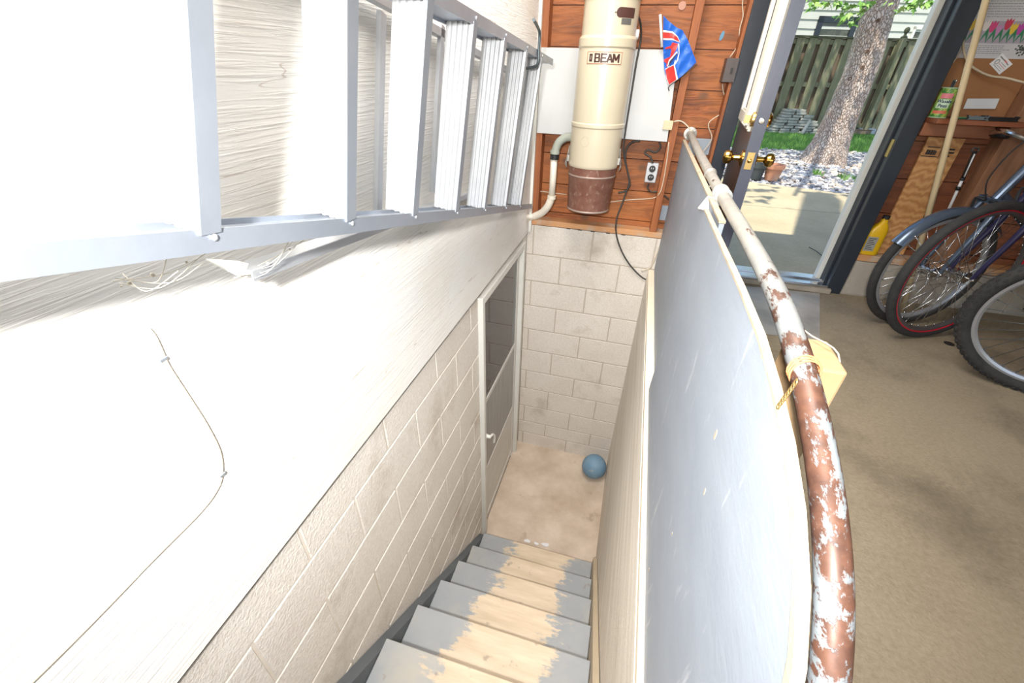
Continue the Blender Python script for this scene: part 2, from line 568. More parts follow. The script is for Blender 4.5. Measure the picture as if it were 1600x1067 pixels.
def tread_mat():
    """grey paint worn through to bare wood along the walking line"""
    m = bpy.data.materials.new('worn_grey_stair_paint')
    m.use_nodes = True
    t = m.node_tree
    b = t.nodes['Principled BSDF']
    b.inputs['Roughness'].default_value = 0.6
    v = nd(t, 'ShaderNodeTexCoord').outputs['Object']
    sx = nd(t, 'ShaderNodeSeparateXYZ'); t.links.new(v, sx.inputs[0])
    oi = nd(t, 'ShaderNodeObjectInfo')
    off = nd(t, 'ShaderNodeVectorMath', operation='ADD')
    cx = nd(t, 'ShaderNodeCombineXYZ'); t.links.new(mth(t, 'MULTIPLY', oi.outputs['Random'], 20.0), cx.inputs[1])
    t.links.new(v, off.inputs[0]); t.links.new(cx.outputs[0], off.inputs[1])
    vv = off.outputs[0]
    d = mth(t, 'ABSOLUTE', mth(t, 'SUBTRACT', sx.outputs[0], 0.03))
    n1 = noisef(t, vv, 4.5, 6, 0.62, (1, 1, 1), 0.0, 1.0)
    n2 = noisef(t, vv, 12, 8, 0.7, (1, 3.5, 1), 0.0, 1.0)
    e = mth(t, 'ADD', mth(t, 'ADD', d, mth(t, 'MULTIPLY', mth(t, 'SUBTRACT', n1, 0.5), 0.42)), mth(t, 'MULTIPLY', mth(t, 'SUBTRACT', n2, 0.5), 0.30))
    worn = mth(t, 'MULTIPLY', mth(t, 'SUBTRACT', 0.20, e), 28, clamp=True)
    paint = mixc(t, noisef(t, vv, 5, 5), (0.265, 0.285, 0.305), (0.32, 0.33, 0.335))
    paint = mixc(t, noisef(t, vv, 3, 6, 0.6, (1, 1, 1), 0.5, 0.75), paint, (0.40, 0.375, 0.33))
    wood = mixc(t, noisef(t, vv, 6, 8, 0.65, (.6, 4, 1), .35, .7), (0.66, 0.54, 0.40), (0.50, 0.39, 0.27))
    col = mixc(t, worn, paint, wood)
    st = noisef(t, vv, 15, 5, 0.5, (1, 1, 1), 0.64, 0.70)
    col = mixc(t, mth(t, 'MULTIPLY', st, 0.6), col, (0.24, 0.19, 0.15))
    t.links.new(col, b.inputs['Base Color'])
    bp = nd(t, 'ShaderNodeBump'); bp.inputs['Strength'].default_value = 0.3; bp.inputs['Distance'].default_value = 0.001
    bp.invert = True
    t.links.new(worn, bp.inputs['Height']); t.links.new(bp.outputs[0], b.inputs['Normal'])
    return m
M_STEP = tread_mat()
M_STRINGER = mat('dark_grey_stringer', (0.12, 0.135, 0.145), (0.09, 0.10, 0.11), scale=5, rough=0.6, spots=(0.42, 0.39, 0.33),
                 spot_scale=22, spot_lo=0.68, spot_hi=0.72)
M_TAN = plain('tan_trim', (0.55, 0.45, 0.32), 0.6)

# ------------------------------------------------------------------ structure
LZ = -1.84                                     # landing
# floor of the garage round the stair opening
bm = B()
box(bm, 0.93, 5.0, -6.0, 0.0, -0.12, 0.0)
box(bm, 0.0, 0.93, -6.0, -3.06, -0.12, 0.0)
bmesh.ops.remove_doubles(bm, verts=bm.verts, dist=1e-5)
struct('floor', bm, M_FLOOR)
struct('floor_landing', box(B(), -0.01, 0.83, -3.4, 0.02, LZ - 0.1, LZ), M_LAND)

def block_wall(bm, u0, u1, courses, point, offs, hole=None, L=0.4, j=0.0042):
    """stretcher bond blocks; point(u, z, d) maps wall coordinates, d = depth behind the face"""
    for ci, (z0, z1) in enumerate(courses):
        o = offs[ci % len(offs)]
        k0 = math.floor((u0 - o) / L) - 1
        u = o + k0 * L
        while u < u1:
            a, b = max(u, u0), min(u + L, u1)
            u += L
            if b - a < 0.012:
                continue
            spans = [(a, b, z0, z1)]
            if hole:
                h0, h1, hz0, hz1 = hole
                ns = []
                for (a_, b_, c_, d_) in spans:
                    if b_ <= h0 or a_ >= h1 or d_ <= hz0 or c_ >= hz1:
                        ns.append((a_, b_, c_, d_)); continue
                    if a_ < h0: ns.append((a_, h0, c_, d_))
                    if b_ > h1: ns.append((h1, b_, c_, d_))
                    if d_ > hz1: ns.append((max(a_, h0), min(b_, h1), hz1, d_))
                spans = ns
            for (a_, b_, c_, d_) in spans:
                if b_ - a_ < 0.012 or d_ - c_ < 0.012:
                    continue
                q = 0.002
                f = [bm.verts.new(point(x, z, d)) for d, s in ((0.0, q), (0.002, 0.0), (0.05, 0.0))
                     for x, z in ((a_ + j + s, c_ + j + s), (b_ - j - s, c_ + j + s), (b_ - j - s, d_ - j - s), (a_ + j + s, d_ - j - s))]
                bm.faces.new(f[0:4])
                for r in (0, 4):
                    for k in range(4):
                        bm.faces.new((f[r + k], f[r + (k + 1) % 4], f[r + 4 + (k + 1) % 4], f[r + 4 + k]))
    bmesh.ops.recalc_face_normals(bm, faces=bm.faces[:])

zs = [0.212, 0.0, -0.2, -0.4, -0.605, -0.80, -1.005, -1.19, -1.385, -1.565, -1.70, LZ - 0.02]
courses = [(zs[i + 1], zs[i]) for i in range(len(zs) - 1)]
OFF = [0.047, 0.247]
bm = B()
block_wall(bm, 0.0, 0.90, courses, lambda u, z, d: Vector((u, d, z)), OFF)
box(bm, -0.0, 0.90, 0.0035, 0.2, LZ - 0.1, 0.208, mi=1)
wb = struct('wall_back', bm, [M_BLOCK, M_MORTAR])
bm = B()
block_wall(bm, 0.90, 1.10, courses[:1], lambda u, z, d: Vector((u, d, z)), OFF)
block_wall(bm, 1.93, 5.0, courses[:1], lambda u, z, d: Vector((u, d, z)), [0.35])
box(bm, 0.90, 1.10, 0.006, 0.2, -0.3, 0.208, mi=1)
box(bm, 1.93, 5.0, 0.006, 0.2, -0.3, 0.208, mi=1)
struct('wall_back_kerb', bm, [mat('grey_block', (0.42, 0.38, 0.32), (0.33, 0.29, 0.24), scale=4, rough=0.9, bump=0.5, bscale=120), M_MORTAR])
DY0, DY1, DZ1 = -0.985, -0.10, 0.125           # storm door opening in the left wall
bm = B()
block_wall(bm, -4.2, 0.0, courses, lambda u, z, d: Vector((-d, u, z)), [0.10, 0.30], hole=(DY0, DY1, LZ - 0.1, DZ1))
for a, b_, c_, d_ in ((-4.2, DY0, LZ - 0.1, 0.208), (DY1, 0.0, LZ - 0.1, 0.208), (DY0, DY1, DZ1, 0.208)):
    box(bm, -0.2, -0.003, a, b_, c_, d_, mi=1)
struct('wall_left_lower', bm, [M_BLOCK, mat('pale_joint', (0.68, 0.62, 0.55), (0.56, 0.49, 0.41), scale=6, rough=0.9)])
# timber framed upper left wall, sheeted with plywood siding whose lower edge hangs over the blocks
bm = B()
box(bm, -0.10, 0.018, -6.0, -0.012, 0.168, 2.4)
struct('wall_left', bm, M_SIDING)
struct('siding_gap_shade', box(B(), 0.0005, 0.013, -4.2, -0.012, 0.158, 0.1675), M_BLACK)  # black strip standing in for the dark gap under the siding edge
bm = B()
box(bm, 0.018, 0.034, -0.03, -0.006, 0.17, 2.4)
struct('trim_1', bm, M_WHITE)
# board formed right side of the stair well
bm = B()
box(bm, 0.83, 0.93, -3.06, 0.0, LZ - 0.1, -0.03)
struct('wall_right_lower', bm, M_FORM)
bm = B()
box(bm, 0.832, 0.93, -3.06, -0.001, -0.03, 0.0, bev=0.002)
struct('trim_2', bm, M_CURB)
# back wall above the sill: sheathing boards, then studs standing in front of them
bm = B()
z = 0.10
while z < 2.4:
    z1 = z + 0.183
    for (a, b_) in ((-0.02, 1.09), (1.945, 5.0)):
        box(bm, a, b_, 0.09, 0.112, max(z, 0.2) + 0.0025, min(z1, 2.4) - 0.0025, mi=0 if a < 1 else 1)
    z = z1
box(bm, 1.09, 1.945, 0.09, 0.112, 2.0, 2.4)
for (a, b_) in ((-0.2, 1.045), (1.945, 5.0)):
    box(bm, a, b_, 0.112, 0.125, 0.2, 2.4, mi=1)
ws = struct('wall_back_sheathing', bm, [M_SHEATH, M_SHEATH_R])
bm = B()
box(bm, 0.018, 1.05, 0.0, 0.09, 0.212, 0.247, bev=0.002)
box(bm, 1.95, 5.0, 0.0, 0.09, 0.212, 0.247, bev=0.002)
obj('sill_plate', bm, M_SILL, ws, origin=(0, 0, 0))
for i, (xa, xb) in enumerate(((0.79, 0.83), (0.03, 0.068), (1.03, 1.06), (2.30, 2.44), (2.85, 2.89), (3.3, 3.34), (3.8, 3.84))):
    obj('stud', box(B(), xa, xb, 0.0, 0.09, 0.247, 2.4, bev=0.002), M_STUD if xa < 2 else M_STUD_R, ws)
# small vent slots under the sill plate
for px in (888, 906, 926, 950, 974):
    bm = B()
    p = H(px, 359 + (px - 888) * .085, 'y', 0.0)
    box(bm, p.x - .013, p.x + .013, -0.003, 0.001, 0.207, 0.211)
    obj('sill_gap', bm, M_BLACK, ws)
# right garage wall, ceiling and gable, all out of the picture but there
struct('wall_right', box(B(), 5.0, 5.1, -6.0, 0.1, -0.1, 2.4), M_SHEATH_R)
struct('ceiling', box(B(), -0.1, 5.1, -6.0, 0.12, 2.4, 2.46), M_WHITE)
# flat roof, and an added unseen block shaped to shade a strip of the patio
struct('roof', box(B(), -0.6, 5.5, -6.2, 0.13, 2.46, 2.58), M_SLATE)
struct('patio_shade_block', box(B(), 1.58, 1.86, -0.45, -0.10, 2.58, 7.2), M_BLOCK)

# ---- staircase
RUN, RISE = 0.218, 0.1905
st = thing('staircase', (0.43, -1.6, LZ), 'steep wooden cellar stairs with worn grey painted treads going down to the landing', 'stairs')
def nose(k):
    return -1.085 - RUN * (k - 1)
for k in range(1, 10):
    zt = LZ + RISE * k
    y1 = nose(k)
    bm = B()
    box(bm, 0.045 , 0.80, y1 - RUN - 0.035, y1, zt - 0.03, zt, bev=0.004)
    obj('tread', bm, M_STEP, st, origin=(0.42, y1, zt))
    bm = B()
    box(bm, 0.045, 0.80, y1 - 0.045, y1 - 0.03, zt - RISE + 0.001, zt - 0.03)
    obj('riser', bm, M_STRINGER, st)
def stringer(x0, x1, up, dn, m, nm):
    s = RISE / RUN
    y0, z0 = nose(1) + 0.06, LZ
    yk = nose(10)
    zk = LZ + RISE * 9.6
    bm = B()
    prism(bm, [(x0, nose(1) + up * .5, LZ), (x0, yk, zk + up * .1 - .12), (x0, yk - .2, zk - .1), (x0, yk - .2, zk - dn - .2), (x0, nose(2), LZ)] if False else
          [(x0, nose(1) + 0.02, LZ + 0.0), (x0, nose(1) + 0.02, LZ + up * .55), (x0, yk, LZ + up * .55 + s * (nose(1) + .02 - yk)), (x0, yk, LZ + s * (nose(1) - yk) - dn), (x0, nose(1) - dn / s, LZ)],
          (1, 0, 0), x1 - x0)
    return obj(nm, bm, m, st)
stringer(0.004, 0.044, 0.24, 0.15, M_STRINGER, 'stringer')
stringer(0.802, 0.826, 0.40, 0.15, M_TAN, 'stringer')

# ---- storm door in the left wall
sd = thing('door_1', (0.0, (DY0 + DY1) / 2, LZ), None, None)
sd['kind'] = 'structure'
bm = B()
fw = 0.04
box(bm, -0.05, 0.022, DY0, DY0 + fw, LZ, DZ1, bev=.003)
box(bm, -0.05, 0.022, DY1 - fw, DY1, LZ, DZ1, bev=.003)
box(bm, -0.05, 0.022, DY0 + fw, DY1 - fw, DZ1 - fw, DZ1, bev=.003)
box(bm, -0.05, 0.028, DY0 - .012, DY0 + .006, LZ, DZ1 + .01, bev=.002)
obj('door_frame', bm, M_WHITE, sd)
a, b_ = DY0 + fw + .004, DY1 - fw - .004
M_SDOOR = plain('white_aluminium_door', (0.62, 0.60, 0.56), 0.4)
bm = B()
sw = 0.045
x0, x1 = -0.035, -0.008
box(bm, x0, x1, a, a + sw, LZ + .02, DZ1 - fw - .004, bev=.003)
box(bm, x0, x1, b_ - sw, b_, LZ + .02, DZ1 - fw - .004, bev=.003)
box(bm, x0, x1, a + sw, b_ - sw, DZ1 - fw - .05, DZ1 - fw - .004, bev=.003)
box(bm, x0, x1, a + sw, b_ - sw, -0.665, -0.63, bev=.003)
box(bm, x0, x1, a + sw, b_ - sw, -1.29, -1.25, bev=.003)
box(bm, x0, x1, a + sw, b_ - sw, LZ + .02, LZ + .075, bev=.003)
box(bm, x0, x1 - .004, a + sw, b_ - sw, LZ + .075, -1.29)
dl = obj('door_leaf', bm, M_SDOOR, sd)
obj('glass_pane', box(B(), -0.016, -0.012, a + sw, b_ - sw, -0.63, DZ1 - fw - .05), M_GLASS, sd)
obj('lower_screen', box(B(), -0.018, -0.0115, a + sw, b_ - sw, -1.25, -0.665),
    mat('dark_screen', (0.34, 0.33, 0.32), (0.22, 0.21, 0.20), scale=6, stretch=(1, 9, .5), rough=0.35), sd)
bm = B()
p = Vector((-0.008, a + .022, -0.93))
lathe(bm, [(.018, 0), (.018, .012), (.013, .03), (.011, .05)], p + Vector((0, 0, .05)), (1, 0, 0), 14)
tube(bm, smooth_path([p + Vector((.045, 0, .05)), p + Vector((.052, .03, .045)), p + Vector((.055, .06, .0)), p + Vector((.05, .065, -.06))], 5), .008, 8)
box(bm, -0.008, .0, a + .006, a + .038, -.99, -.84, bev=.003)
obj('handle', bm, M_WHITE, sd, smooth=True)
# the inner door behind the glass
bm = B()
box(bm, -0.046, -0.036, DY0 + .041, DY1 - .041, LZ, DZ1 - .041)
obj('inner_door', bm, plain('grey_inner_door', (0.80, 0.74, 0.66), 0.5), sd)

# ---- back doorway: frame, threshold, leaf swung into the garage
dr = thing('door_2', (1.49, 0.05, 0.03), None, None)
dr['kind'] = 'structure'
DL, DR_ = 1.12, 1.865
bm = B()
box(bm, DL - .075, DL, -0.012, 0.15, 0.0, 2.05, bev=.003)
obj('door_jamb', bm, M_SLATE, dr)
bm = B()
box(bm, DR_, DR_ + .080, -0.012, 0.10, 0.0, 2.05, bev=.003)
box(bm, DR_ - .012, DR_ + .004, 0.035, 0.10, 0.0, 2.05, bev=.002)
jb = obj('door_jamb', bm, M_SLATE, dr)
obj('strike_plate', box(B(), DR_ - .003, DR_ + .001, -0.002, .028, .76, .84), M_BRASS_D, jb)
bm = B()
box(bm, DR_ - .036, DR_ + .05, 0.10, 0.145, 0.02, 2.05, bev=.003)
obj('outer_stop', bm, M_WHITE, dr, label='white outer stop of the doorway')
obj('door_head', box(B(), DL - .075, DR_ + .08, -0.012, 0.15, 2.05, 2.12), M_SLATE, dr)
bm = B()
box(bm, DL, DR_, -0.02, 0.15, 0.030, 0.046, bev=.003)
box(bm, DL, DR_, 0.05, 0.075, 0.046, 0.056, bev=.002)
obj('threshold', bm, M_CHROME, dr)
obj('door_sill', box(B(), DL - .02, DR_ + .02, -0.035, 0.16, 0.001, 0.030, bev=.003), mat('grey_sill', (0.36, 0.31, 0.25), (0.26, 0.22, 0.17), scale=6, rough=.8), dr)
# leaf: local frame, u from the hinge to the latch edge, n = towards the camera side (-X)
hx, hy = 1.124, -0.03
ex, ey = 1.062, -0.71
u = Vector((ex - hx, ey - hy, 0)); LW = u.length; u.normalize()
n = Vector((u.y, -u.x, 0)); 
if n.x > 0: n = -n
def lf(a, d, z):
    """a along the leaf, d out of its visible face"""
    return Vector((hx, hy, z)) + u * a + n * d
def lbox(bm, a0, a1, d0, d1, z0, z1, bev=0.0):
    obox(bm, lf(a0, (d0 + d1) / 2, (z0 + z1) / 2), lf(a1, (d0 + d1) / 2, (z0 + z1) / 2), abs(d1 - d0), z1 - z0, bev=bev)
TH = 0.046
leaf = bpy.data.objects.new('door_leaf', None)
G0, G1, GZ0, GZ1 = 0.10, LW - 0.07, 0.93, 1.86
bm = B()
lbox(bm, 0, LW, -TH, 0, 0.05, GZ0)
lbox(bm, 0, LW, -TH, 0, GZ1, 2.03)
lbox(bm, 0, G0, -TH, 0, GZ0, GZ1)
lbox(bm, G1, LW, -TH, 0, GZ0, GZ1)
lbox(bm, LW - 0.001, LW + 0.002, -TH + .006, -.006, 0.05, 2.03)
lf_o = obj('door_leaf', bm, mat('brown_black_door', (0.075, 0.052, 0.045), (0.05, 0.036, 0.033), scale=3, rough=0.3), dr)
obj('latch_edge', (lambda q: (lbox(q, LW + 0.002, LW + 0.004, -TH, 0.0, 0.05, 2.03), q)[1])(B()), M_SLATE2, lf_o, label='slate painted latch edge')
bm = B()
W_ = 0.17
for (d0, d1, s) in ((0.0, .010, 0), (.010, .016, .008)):
    lbox(bm, G1 - W_ + s, G1 + .004 - s, d0, d1, GZ0 - .03 + s, GZ1 + .03)
    lbox(bm, G0 - .02, G0 + .035 - s, d0, d1, GZ0 - .03 + s, GZ1 + .03)
    lbox(bm, G0, G1, d0, d1, GZ0 - .03 + s, GZ0 + .03 - s)
    lbox(bm, G0, G1, d0, d1, GZ1 - .03, GZ1 + .03)
for k in range(6):
    lbox(bm, G1 - W_ + .018 + k * .025, G1 - W_ + .030 + k * .025, .016, .024, GZ0 - .01, GZ1 + .02, bev=.002)
obj('lite_frame', bm, M_IVORY, lf_o, label='white fluted window frame')
obj('window_pane', (lambda q: (lbox(q, G0, G1, -.03, -.024, GZ0, GZ1), q)[1])(B()), M_GLASS, lf_o)
KZ = 0.80
def knob(side):
    bm = B()
    d0 = 0.0 if side > 0 else -TH
    o = lf(LW - .058, d0, KZ)
    lathe(bm, [(.031, 0), (.031, .004), (.026, .008), (.012, .012), (.010, .034), (.014, .040), (.024, .045), (.0275, .056), (.025, .067), (.016, .074), (.003, .076)],
          o, n * side, 28, capt=True)
    return obj('knob', bm, M_BRASS, lf_o, smooth=True)
knob(1); knob(-1)
bm = B()
o = lf(LW - .058, 0.0, .945)
lathe(bm, [(.027, 0), (.026, .008), (.012, .011), (.010, .014)], o, n, 20)
obox(bm, o + n * .024 + Vector((0, 0, .014)), o + n * .024 - Vector((0, 0, .014)), .02, .007, up=u, bev=.002)
obj('thumb_turn', bm, M_BRASS_D, lf_o, smooth=True)
bm = B()
o = lf(LW - .058, -TH, .945)
lathe(bm, [(.030, 0), (.028, .010), (.020, .018), (.004, .019)], o, -n, 20)
obj('deadbolt', bm, M_BRASS, lf_o, smooth=True)
bm = B()
lbox(bm, LW + .003, LW + .0055, -TH + .010, -.010, KZ - .032, KZ + .032, bev=.001)
lp = obj('latch_plate', bm, M_BRASS_D, lf_o)
bm = B()
lathe(bm, [(.009, 0), (.006, .008), (.001, .009)], lf(LW + .005, -TH / 2, KZ), u, 12)
obj('latch_bolt', bm, M_BRASS, lp, smooth=True)
bm = B()
lathe(bm, [(.011, 0), (.009, .002), (.001, .0025)], lf(LW + .004, -TH / 2, .945), u, 14)
obj('bolt_plate', bm, M_CHROME, lf_o, smooth=True)

# ------------------------------------------------------------------ guard round the stair well
gp = thing('stair_guard', (0.865, -1.4, 0.0), 'guard of blue grey plywood panels under a rusty pipe handrail beside the stair well', 'guard rail')
# near sheet: outline in its own plane, taken along the stair (y, z)
GX = 0.846
near_top = [(-1.485, 0.783), (-2.04, 0.80), (-2.20, 0.80), (-2.30, 0.79), (-2.38, 0.777), (-2.45, 0.755), (-2.51, 0.722), (-2.555, 0.68), (-2.585, 0.63), (-2.60, 0.57), (-2.605, 0.45), (-2.605, 0.002)]
outl = [(-1.488, 0.783)] + near_top[1:] + [(-1.300, 0.002)]
bm = B()
prism(bm, [(GX, y, z_) for y, z_ in outl], (1, 0, 0), 0.009)
sheet = obj('guard_panel', bm, M_GUARD, gp, origin=(0, 0, 0), label='near plywood panel with rounded corner')
bm = B()
prism(bm, [(GX - .001, y, z_) for y, z_ in outl[:-1]] + [(GX - .001, y + .010 * (1 if z_ < .79 else 0), z_ - (.005 if z_ > .6 else 0)) for y, z_ in outl[:-1]][::-1], (1, 0, 0), .0110)
for v in bm.verts:
    v.co.z += .0012
obj('panel_edge', bm, M_PLYEDGE, sheet, label='pale raw plywood edge')
for (px, py, r_) in ((1193, 550, .006), (1118, 679, .006), (1101, 768, .004), (1050, 834, .003), (1014, 890, .004)):
    p = H(px, py, 'x', GX)
    bm = B()
    prism(bm, [p + Vector((-.0005, math.cos(t) * r_ * .7, math.sin(t) * r_ * (2.1 if k % 2 else 1.5))) for k, t in enumerate([i * PI / 4 for i in range(8)])], (1, 0, 0), .0008)
    obj('paint_chip', bm, M_PLYEDGE, sheet, label='chip showing bare wood')
bm = B()
prism(bm, [(0.868, -1.62, 0.785), (0.868, -1.62, 0.004), (0.868, -0.004, 0.004), (0.868, -0.004, 0.775)], (1, 0, 0), 0.012)
gf = obj('guard_panel', bm, M_GUARD, gp, origin=(0, 0, 0), label='far plywood panel')
bm = B()
obox(bm, (0.874, -1.62, 0.789), (0.874, -0.004, 0.779), 0.016, 0.006)
obj('panel_edge', bm, M_PLYEDGE, gf, label='pale raw plywood edge')
for (px, py) in ((1093, 268), (1109, 292), (1118, 312), (1078, 233), (1085, 243)):
    p = H(px, py, 'x', 0.868)
    obj('nail_head', lathe(B(), [(.004, 0), (.003, .0015)], p, (-1, 0, 0), 8), M_CHROME, gf)
RX = 0.899
path = [(RX, -0.012, 0.812), (RX, -0.6, 0.803), (RX, -1.2, 0.80), (RX, -1.75, 0.806), (RX, -2.02, 0.804), (RX, -2.16, 0.792), (RX, -2.28, 0.768), (RX, -2.39, 0.732),
        (RX, -2.48, 0.68), (RX, -2.545, 0.61), (RX, -2.585, 0.52), (RX, -2.60, 0.40), (RX, -2.60, 0.001)]
obj('handrail', tube(B(), smooth_path(path, 8), 0.0165, 20), M_PIPE, gp, origin=(0, 0, 0), label='rusty painted steel pipe handrail')
bm = B()
lathe(bm, [(.034, 0), (.034, .006), (.020, .008), (.019, .030), (.0167, .032)], (RX, -0.001, 0.812), (0, -1, 0), 24)
fl = obj('flange', bm, M_GALV, gp, smooth=True)
for k in range(4):
    t = PI / 4 + k * PI / 2
    obj('screw', lathe(B(), [(.0045, 0), (.003, .003)], (RX + .026 * math.cos(t), -0.006, .812 + .026 * math.sin(t)), (0, -1, 0), 8), M_FWHITE, fl)
obj('pipe_band', lathe(B(), [(.0166, 0), (.0205, .003), (.0205, .014), (.0166, .017)], (RX, -1.06, .801), (0, -1, 0), 20), M_GALV, gp, smooth=True)
bm = B()
lathe(bm, [(.0166, 0), (.024, .004), (.024, .022), (.019, .026), (.019, .045), (.024, .050), (.0245, .066), (.0166, .070)], (RX, -1.34, .801), (0, -1, 0), 24)
cl_ = obj('clamp', bm, plain('pale_clamp', (0.56, 0.56, 0.54), .4, .3), gp, smooth=True)
obj('clamp_tab', obox(B(), (RX - .022, -1.375, .790), (RX - .045, -1.41, .762), .03, .004, bev=.001), M_GALV, cl_)
obj('guard_post', box(B(), 0.884, 0.922, -2.05, -1.97, 0.001, 0.60), M_STUD_R, gp)
# orange string round the pipe
bm = B()
for k in range(3):
    c0 = Vector((RX, -2.235 - .006 * k, .780))
    ring = [c0 + Vector((math.cos(t) * .0185, math.sin(t) * .002 + .004 * math.cos(t), math.sin(t) * .0185)) for t in [i * 2 * PI / 20 for i in range(20)]]
    tube(bm, ring, .0014, 6, closed=True)
tag(obj('string', bm, plain('orange_string', (0.62, 0.25, 0.10), .8)), 'orange string wound round the rusty part of the handrail', 'string')
bm = B()
p0 = H(1243, 598, 'x', GX - .004); p1 = H(1217, 634, 'x', GX - .004)
for k in range(7):
    q = p0.lerp(p1, k / 6)
    rr = .0028
    tube(bm, [q + Vector((0, math.cos(t) * rr, math.sin(t) * rr * 1.6)) for t in [i * 2 * PI / 8 for i in range(8)]], .0009, 5, closed=True)
tag(obj('chain', bm, M_BRASS_D), 'short frayed chain hanging on the near guard panel below the string', 'chain')
# block of wood strapped behind the rail
bm = B()
wp = [H(1250, 527, 'x', .955), H(1287, 541, 'x', .955), H(1294, 577, 'x', .955), H(1272, 592, 'x', .955)]
box(bm, 0.925, 0.985, -2.175, -2.085, 0.001, 0.748, bev=.004)
wbk = obj('wooden_post', bm, mat('raw_pine', (0.46, 0.31, 0.17), (0.36, 0.22, 0.11), scale=8, stretch=(1, 5, 1), rough=.6))
tag(wbk, 'raw pine post tied behind the handrail near its bend', 'post')
bm = B()
tube(bm, smooth_path([(0.92, -2.03, .785), (.95, -2.08, .757), (.984, -2.13, .752), (.9885, -2.16, .70)], 5), .0012, 6)
obj('twine', bm, M_WIRE, wbk)
# ------------------------------------------------------------------ ladder on the left wall
lad = thing('stepladder', (0.14, -1.4, 0.4), 'long aluminium stepladder with wide ribbed steps hung sideways on the white wall', 'ladder')
bA, bB = H(5, 403, 'x', .215), H(831, 321, 'x', .105)
tA, tB = H(690, 3, 'x', .245), H(864, 99, 'x', .165)
bN = bA + (bA - bB).normalized() * 0.35
tN = tA + (tA - tB).normalized() * 1.45
def proj(P):
    c = CR.transposed() @ (Vector(P) - CP)
    return 800 - CF * c.x / c.z, 533.5 + CF * c.y / c.z
def on_line(A, Bq, l0, l1):
    """the point of segment A-B that the photograph shows on the line l0-l1"""
    lo, hi = 0.0, 1.0
    def s(t):
        x, y = proj(A.lerp(Bq, t))
        return (x - l0[0]) * (l1[1] - l0[1]) - (y - l0[1]) * (l1[0] - l0[0])
    while (CR.transposed() @ (A.lerp(Bq, lo) - CP)).z > -.15:
        lo += .01
    a0 = s(lo)
    for _ in range(50):
        m_ = (lo + hi) / 2
        if (s(m_) > 0) == (a0 > 0): lo = m_
        else: hi = m_
    return A.lerp(Bq, lo)
DEP = 0.072
XD = Vector((1, 0, 0))
def rail_bm(A, Bq, sgn):
    bm = B()
    d = (Bq - A).normalized()
    # channel: web with two flanges, open side away from the steps
    obox(bm, A - XD * DEP / 2, Bq - XD * DEP / 2, DEP, 0.004, up=Vector((0, 0, 1)))
    for xo in (0.0, DEP - .003):
        obox(bm, A - XD * (xo + .0015) - Vector((0, 0, sgn * .004)), Bq - XD * (xo + .0015) - Vector((0, 0, sgn * .004)), 0.003, 0.026, up=Vector((0, 0, 1)))
    return bm
obj('side_rail', rail_bm(bN, bB, 1), M_ALU_D, lad, label='lower side rail')
obj('side_rail', rail_bm(tN, tB, -1), M_ALU_D, lad, label='upper side rail')
steps = [((312, 355), (290, 0)), ((541, 345), (541, 0)), ((645, 331), (667, 3)), ((712, 326), (740, 33)), ((757, 322), (788, 60)), ((790, 320), (822, 80)), ((813, 318), (845, 96))]
SP = []
for l1, l0 in steps:
    P = on_line(bN, bB, l0, l1)
    Q = on_line(tN, tB, l0, l1)
    SP.append((P, Q))
    d = (Q - P).normalized()
    nrm = Vector((0, -1, 0))
    nrm = (nrm - d * nrm.dot(d)).normalized()
    x_ = d.cross(nrm).normalized()
    if x_.x < 0: x_ = -x_
    P2, Q2 = P + d * .003, Q - d * .003
    # tread: ribbed sheet with folded front and back
    prof = [(0, .026), (0, 0), (-.006, -.0016)]
    nr = 8
    wd = DEP - .006
    for k in range(nr):
        a0 = -.006 - (wd - .012) * k / nr
        a1 = -.006 - (wd - .012) * (k + .5) / nr
        if k % 2 == 0:
            prof += [(a0, 0.0036), (a1 - .001, 0.0036)]
        else:
            prof += [(a0, -.0014), (a1 - .001, -.0014)]
    prof += [(-wd, 0), (-wd, .026)]
    bm = B()
    inner = [(x0_ , y0_ + .0022) for x0_, y0_ in prof]
    inner[0] = (-.002, .026); inner[1] = (-.002, .0022); inner[-2] = (-wd + .002, .0022); inner[-1] = (-wd + .002, .026)
    loop = prof + inner[::-1]
    va = [bm.verts.new(P2 + x_ * a_ - nrm * b2) for a_, b2 in loop]
    vb = [bm.verts.new(Q2 + x_ * a_ - nrm * b2) for a_, b2 in loop]
    L_ = len(loop)
    for k in range(L_):
        j = (k + 1) % L_
        bm.faces.new((va[k], va[j], vb[j], vb[k]))
    nn = len(prof)
    for k in range(nn - 1):
        for vv in (va, vb):
            bm.faces.new((vv[k], vv[k + 1], vv[L_ - 2 - k], vv[L_ - 1 - k]))
    bmesh.ops.recalc_face_normals(bm, faces=bm.faces[:])
    o = obj('step', bm, M_TREAD, lad)
    bm = B()
    obox(bm, P2 + XD * .0008 - nrm * .013, Q2 + XD * .0008 - nrm * .013, .0016, .026, up=-nrm)
    obj('step_lip', bm, M_ALU_D, o)
# rivets along both rails where the steps are fixed
for P, Q in SP:
    for c_ in (P, Q):
        obj('rivet', ball(B(), c_ + Vector((.001, .016, -.004 if c_ is P else .004)), .0042, 10, 6, (.5, 1, 1)), M_ALU, lad)
for (P, Q) in SP[3:]:
    d = (Q - P).normalized()
    for (e0, e1) in ((P, 1), (Q, -1)):
        bm = B()
        s_ = e0 + d * e1 * .075 - XD * .05 + Vector((0, .012, 0))
        t_ = e0 + Vector((0, .10, 0)) + ((bB - bN).normalized() * .0) - XD * .03
        if e1 > 0: t_.z = e0.z - .02
        obox(bm, s_, t_, .016, .003)
        obj('step_brace', bm, M_ALU_D, lad)
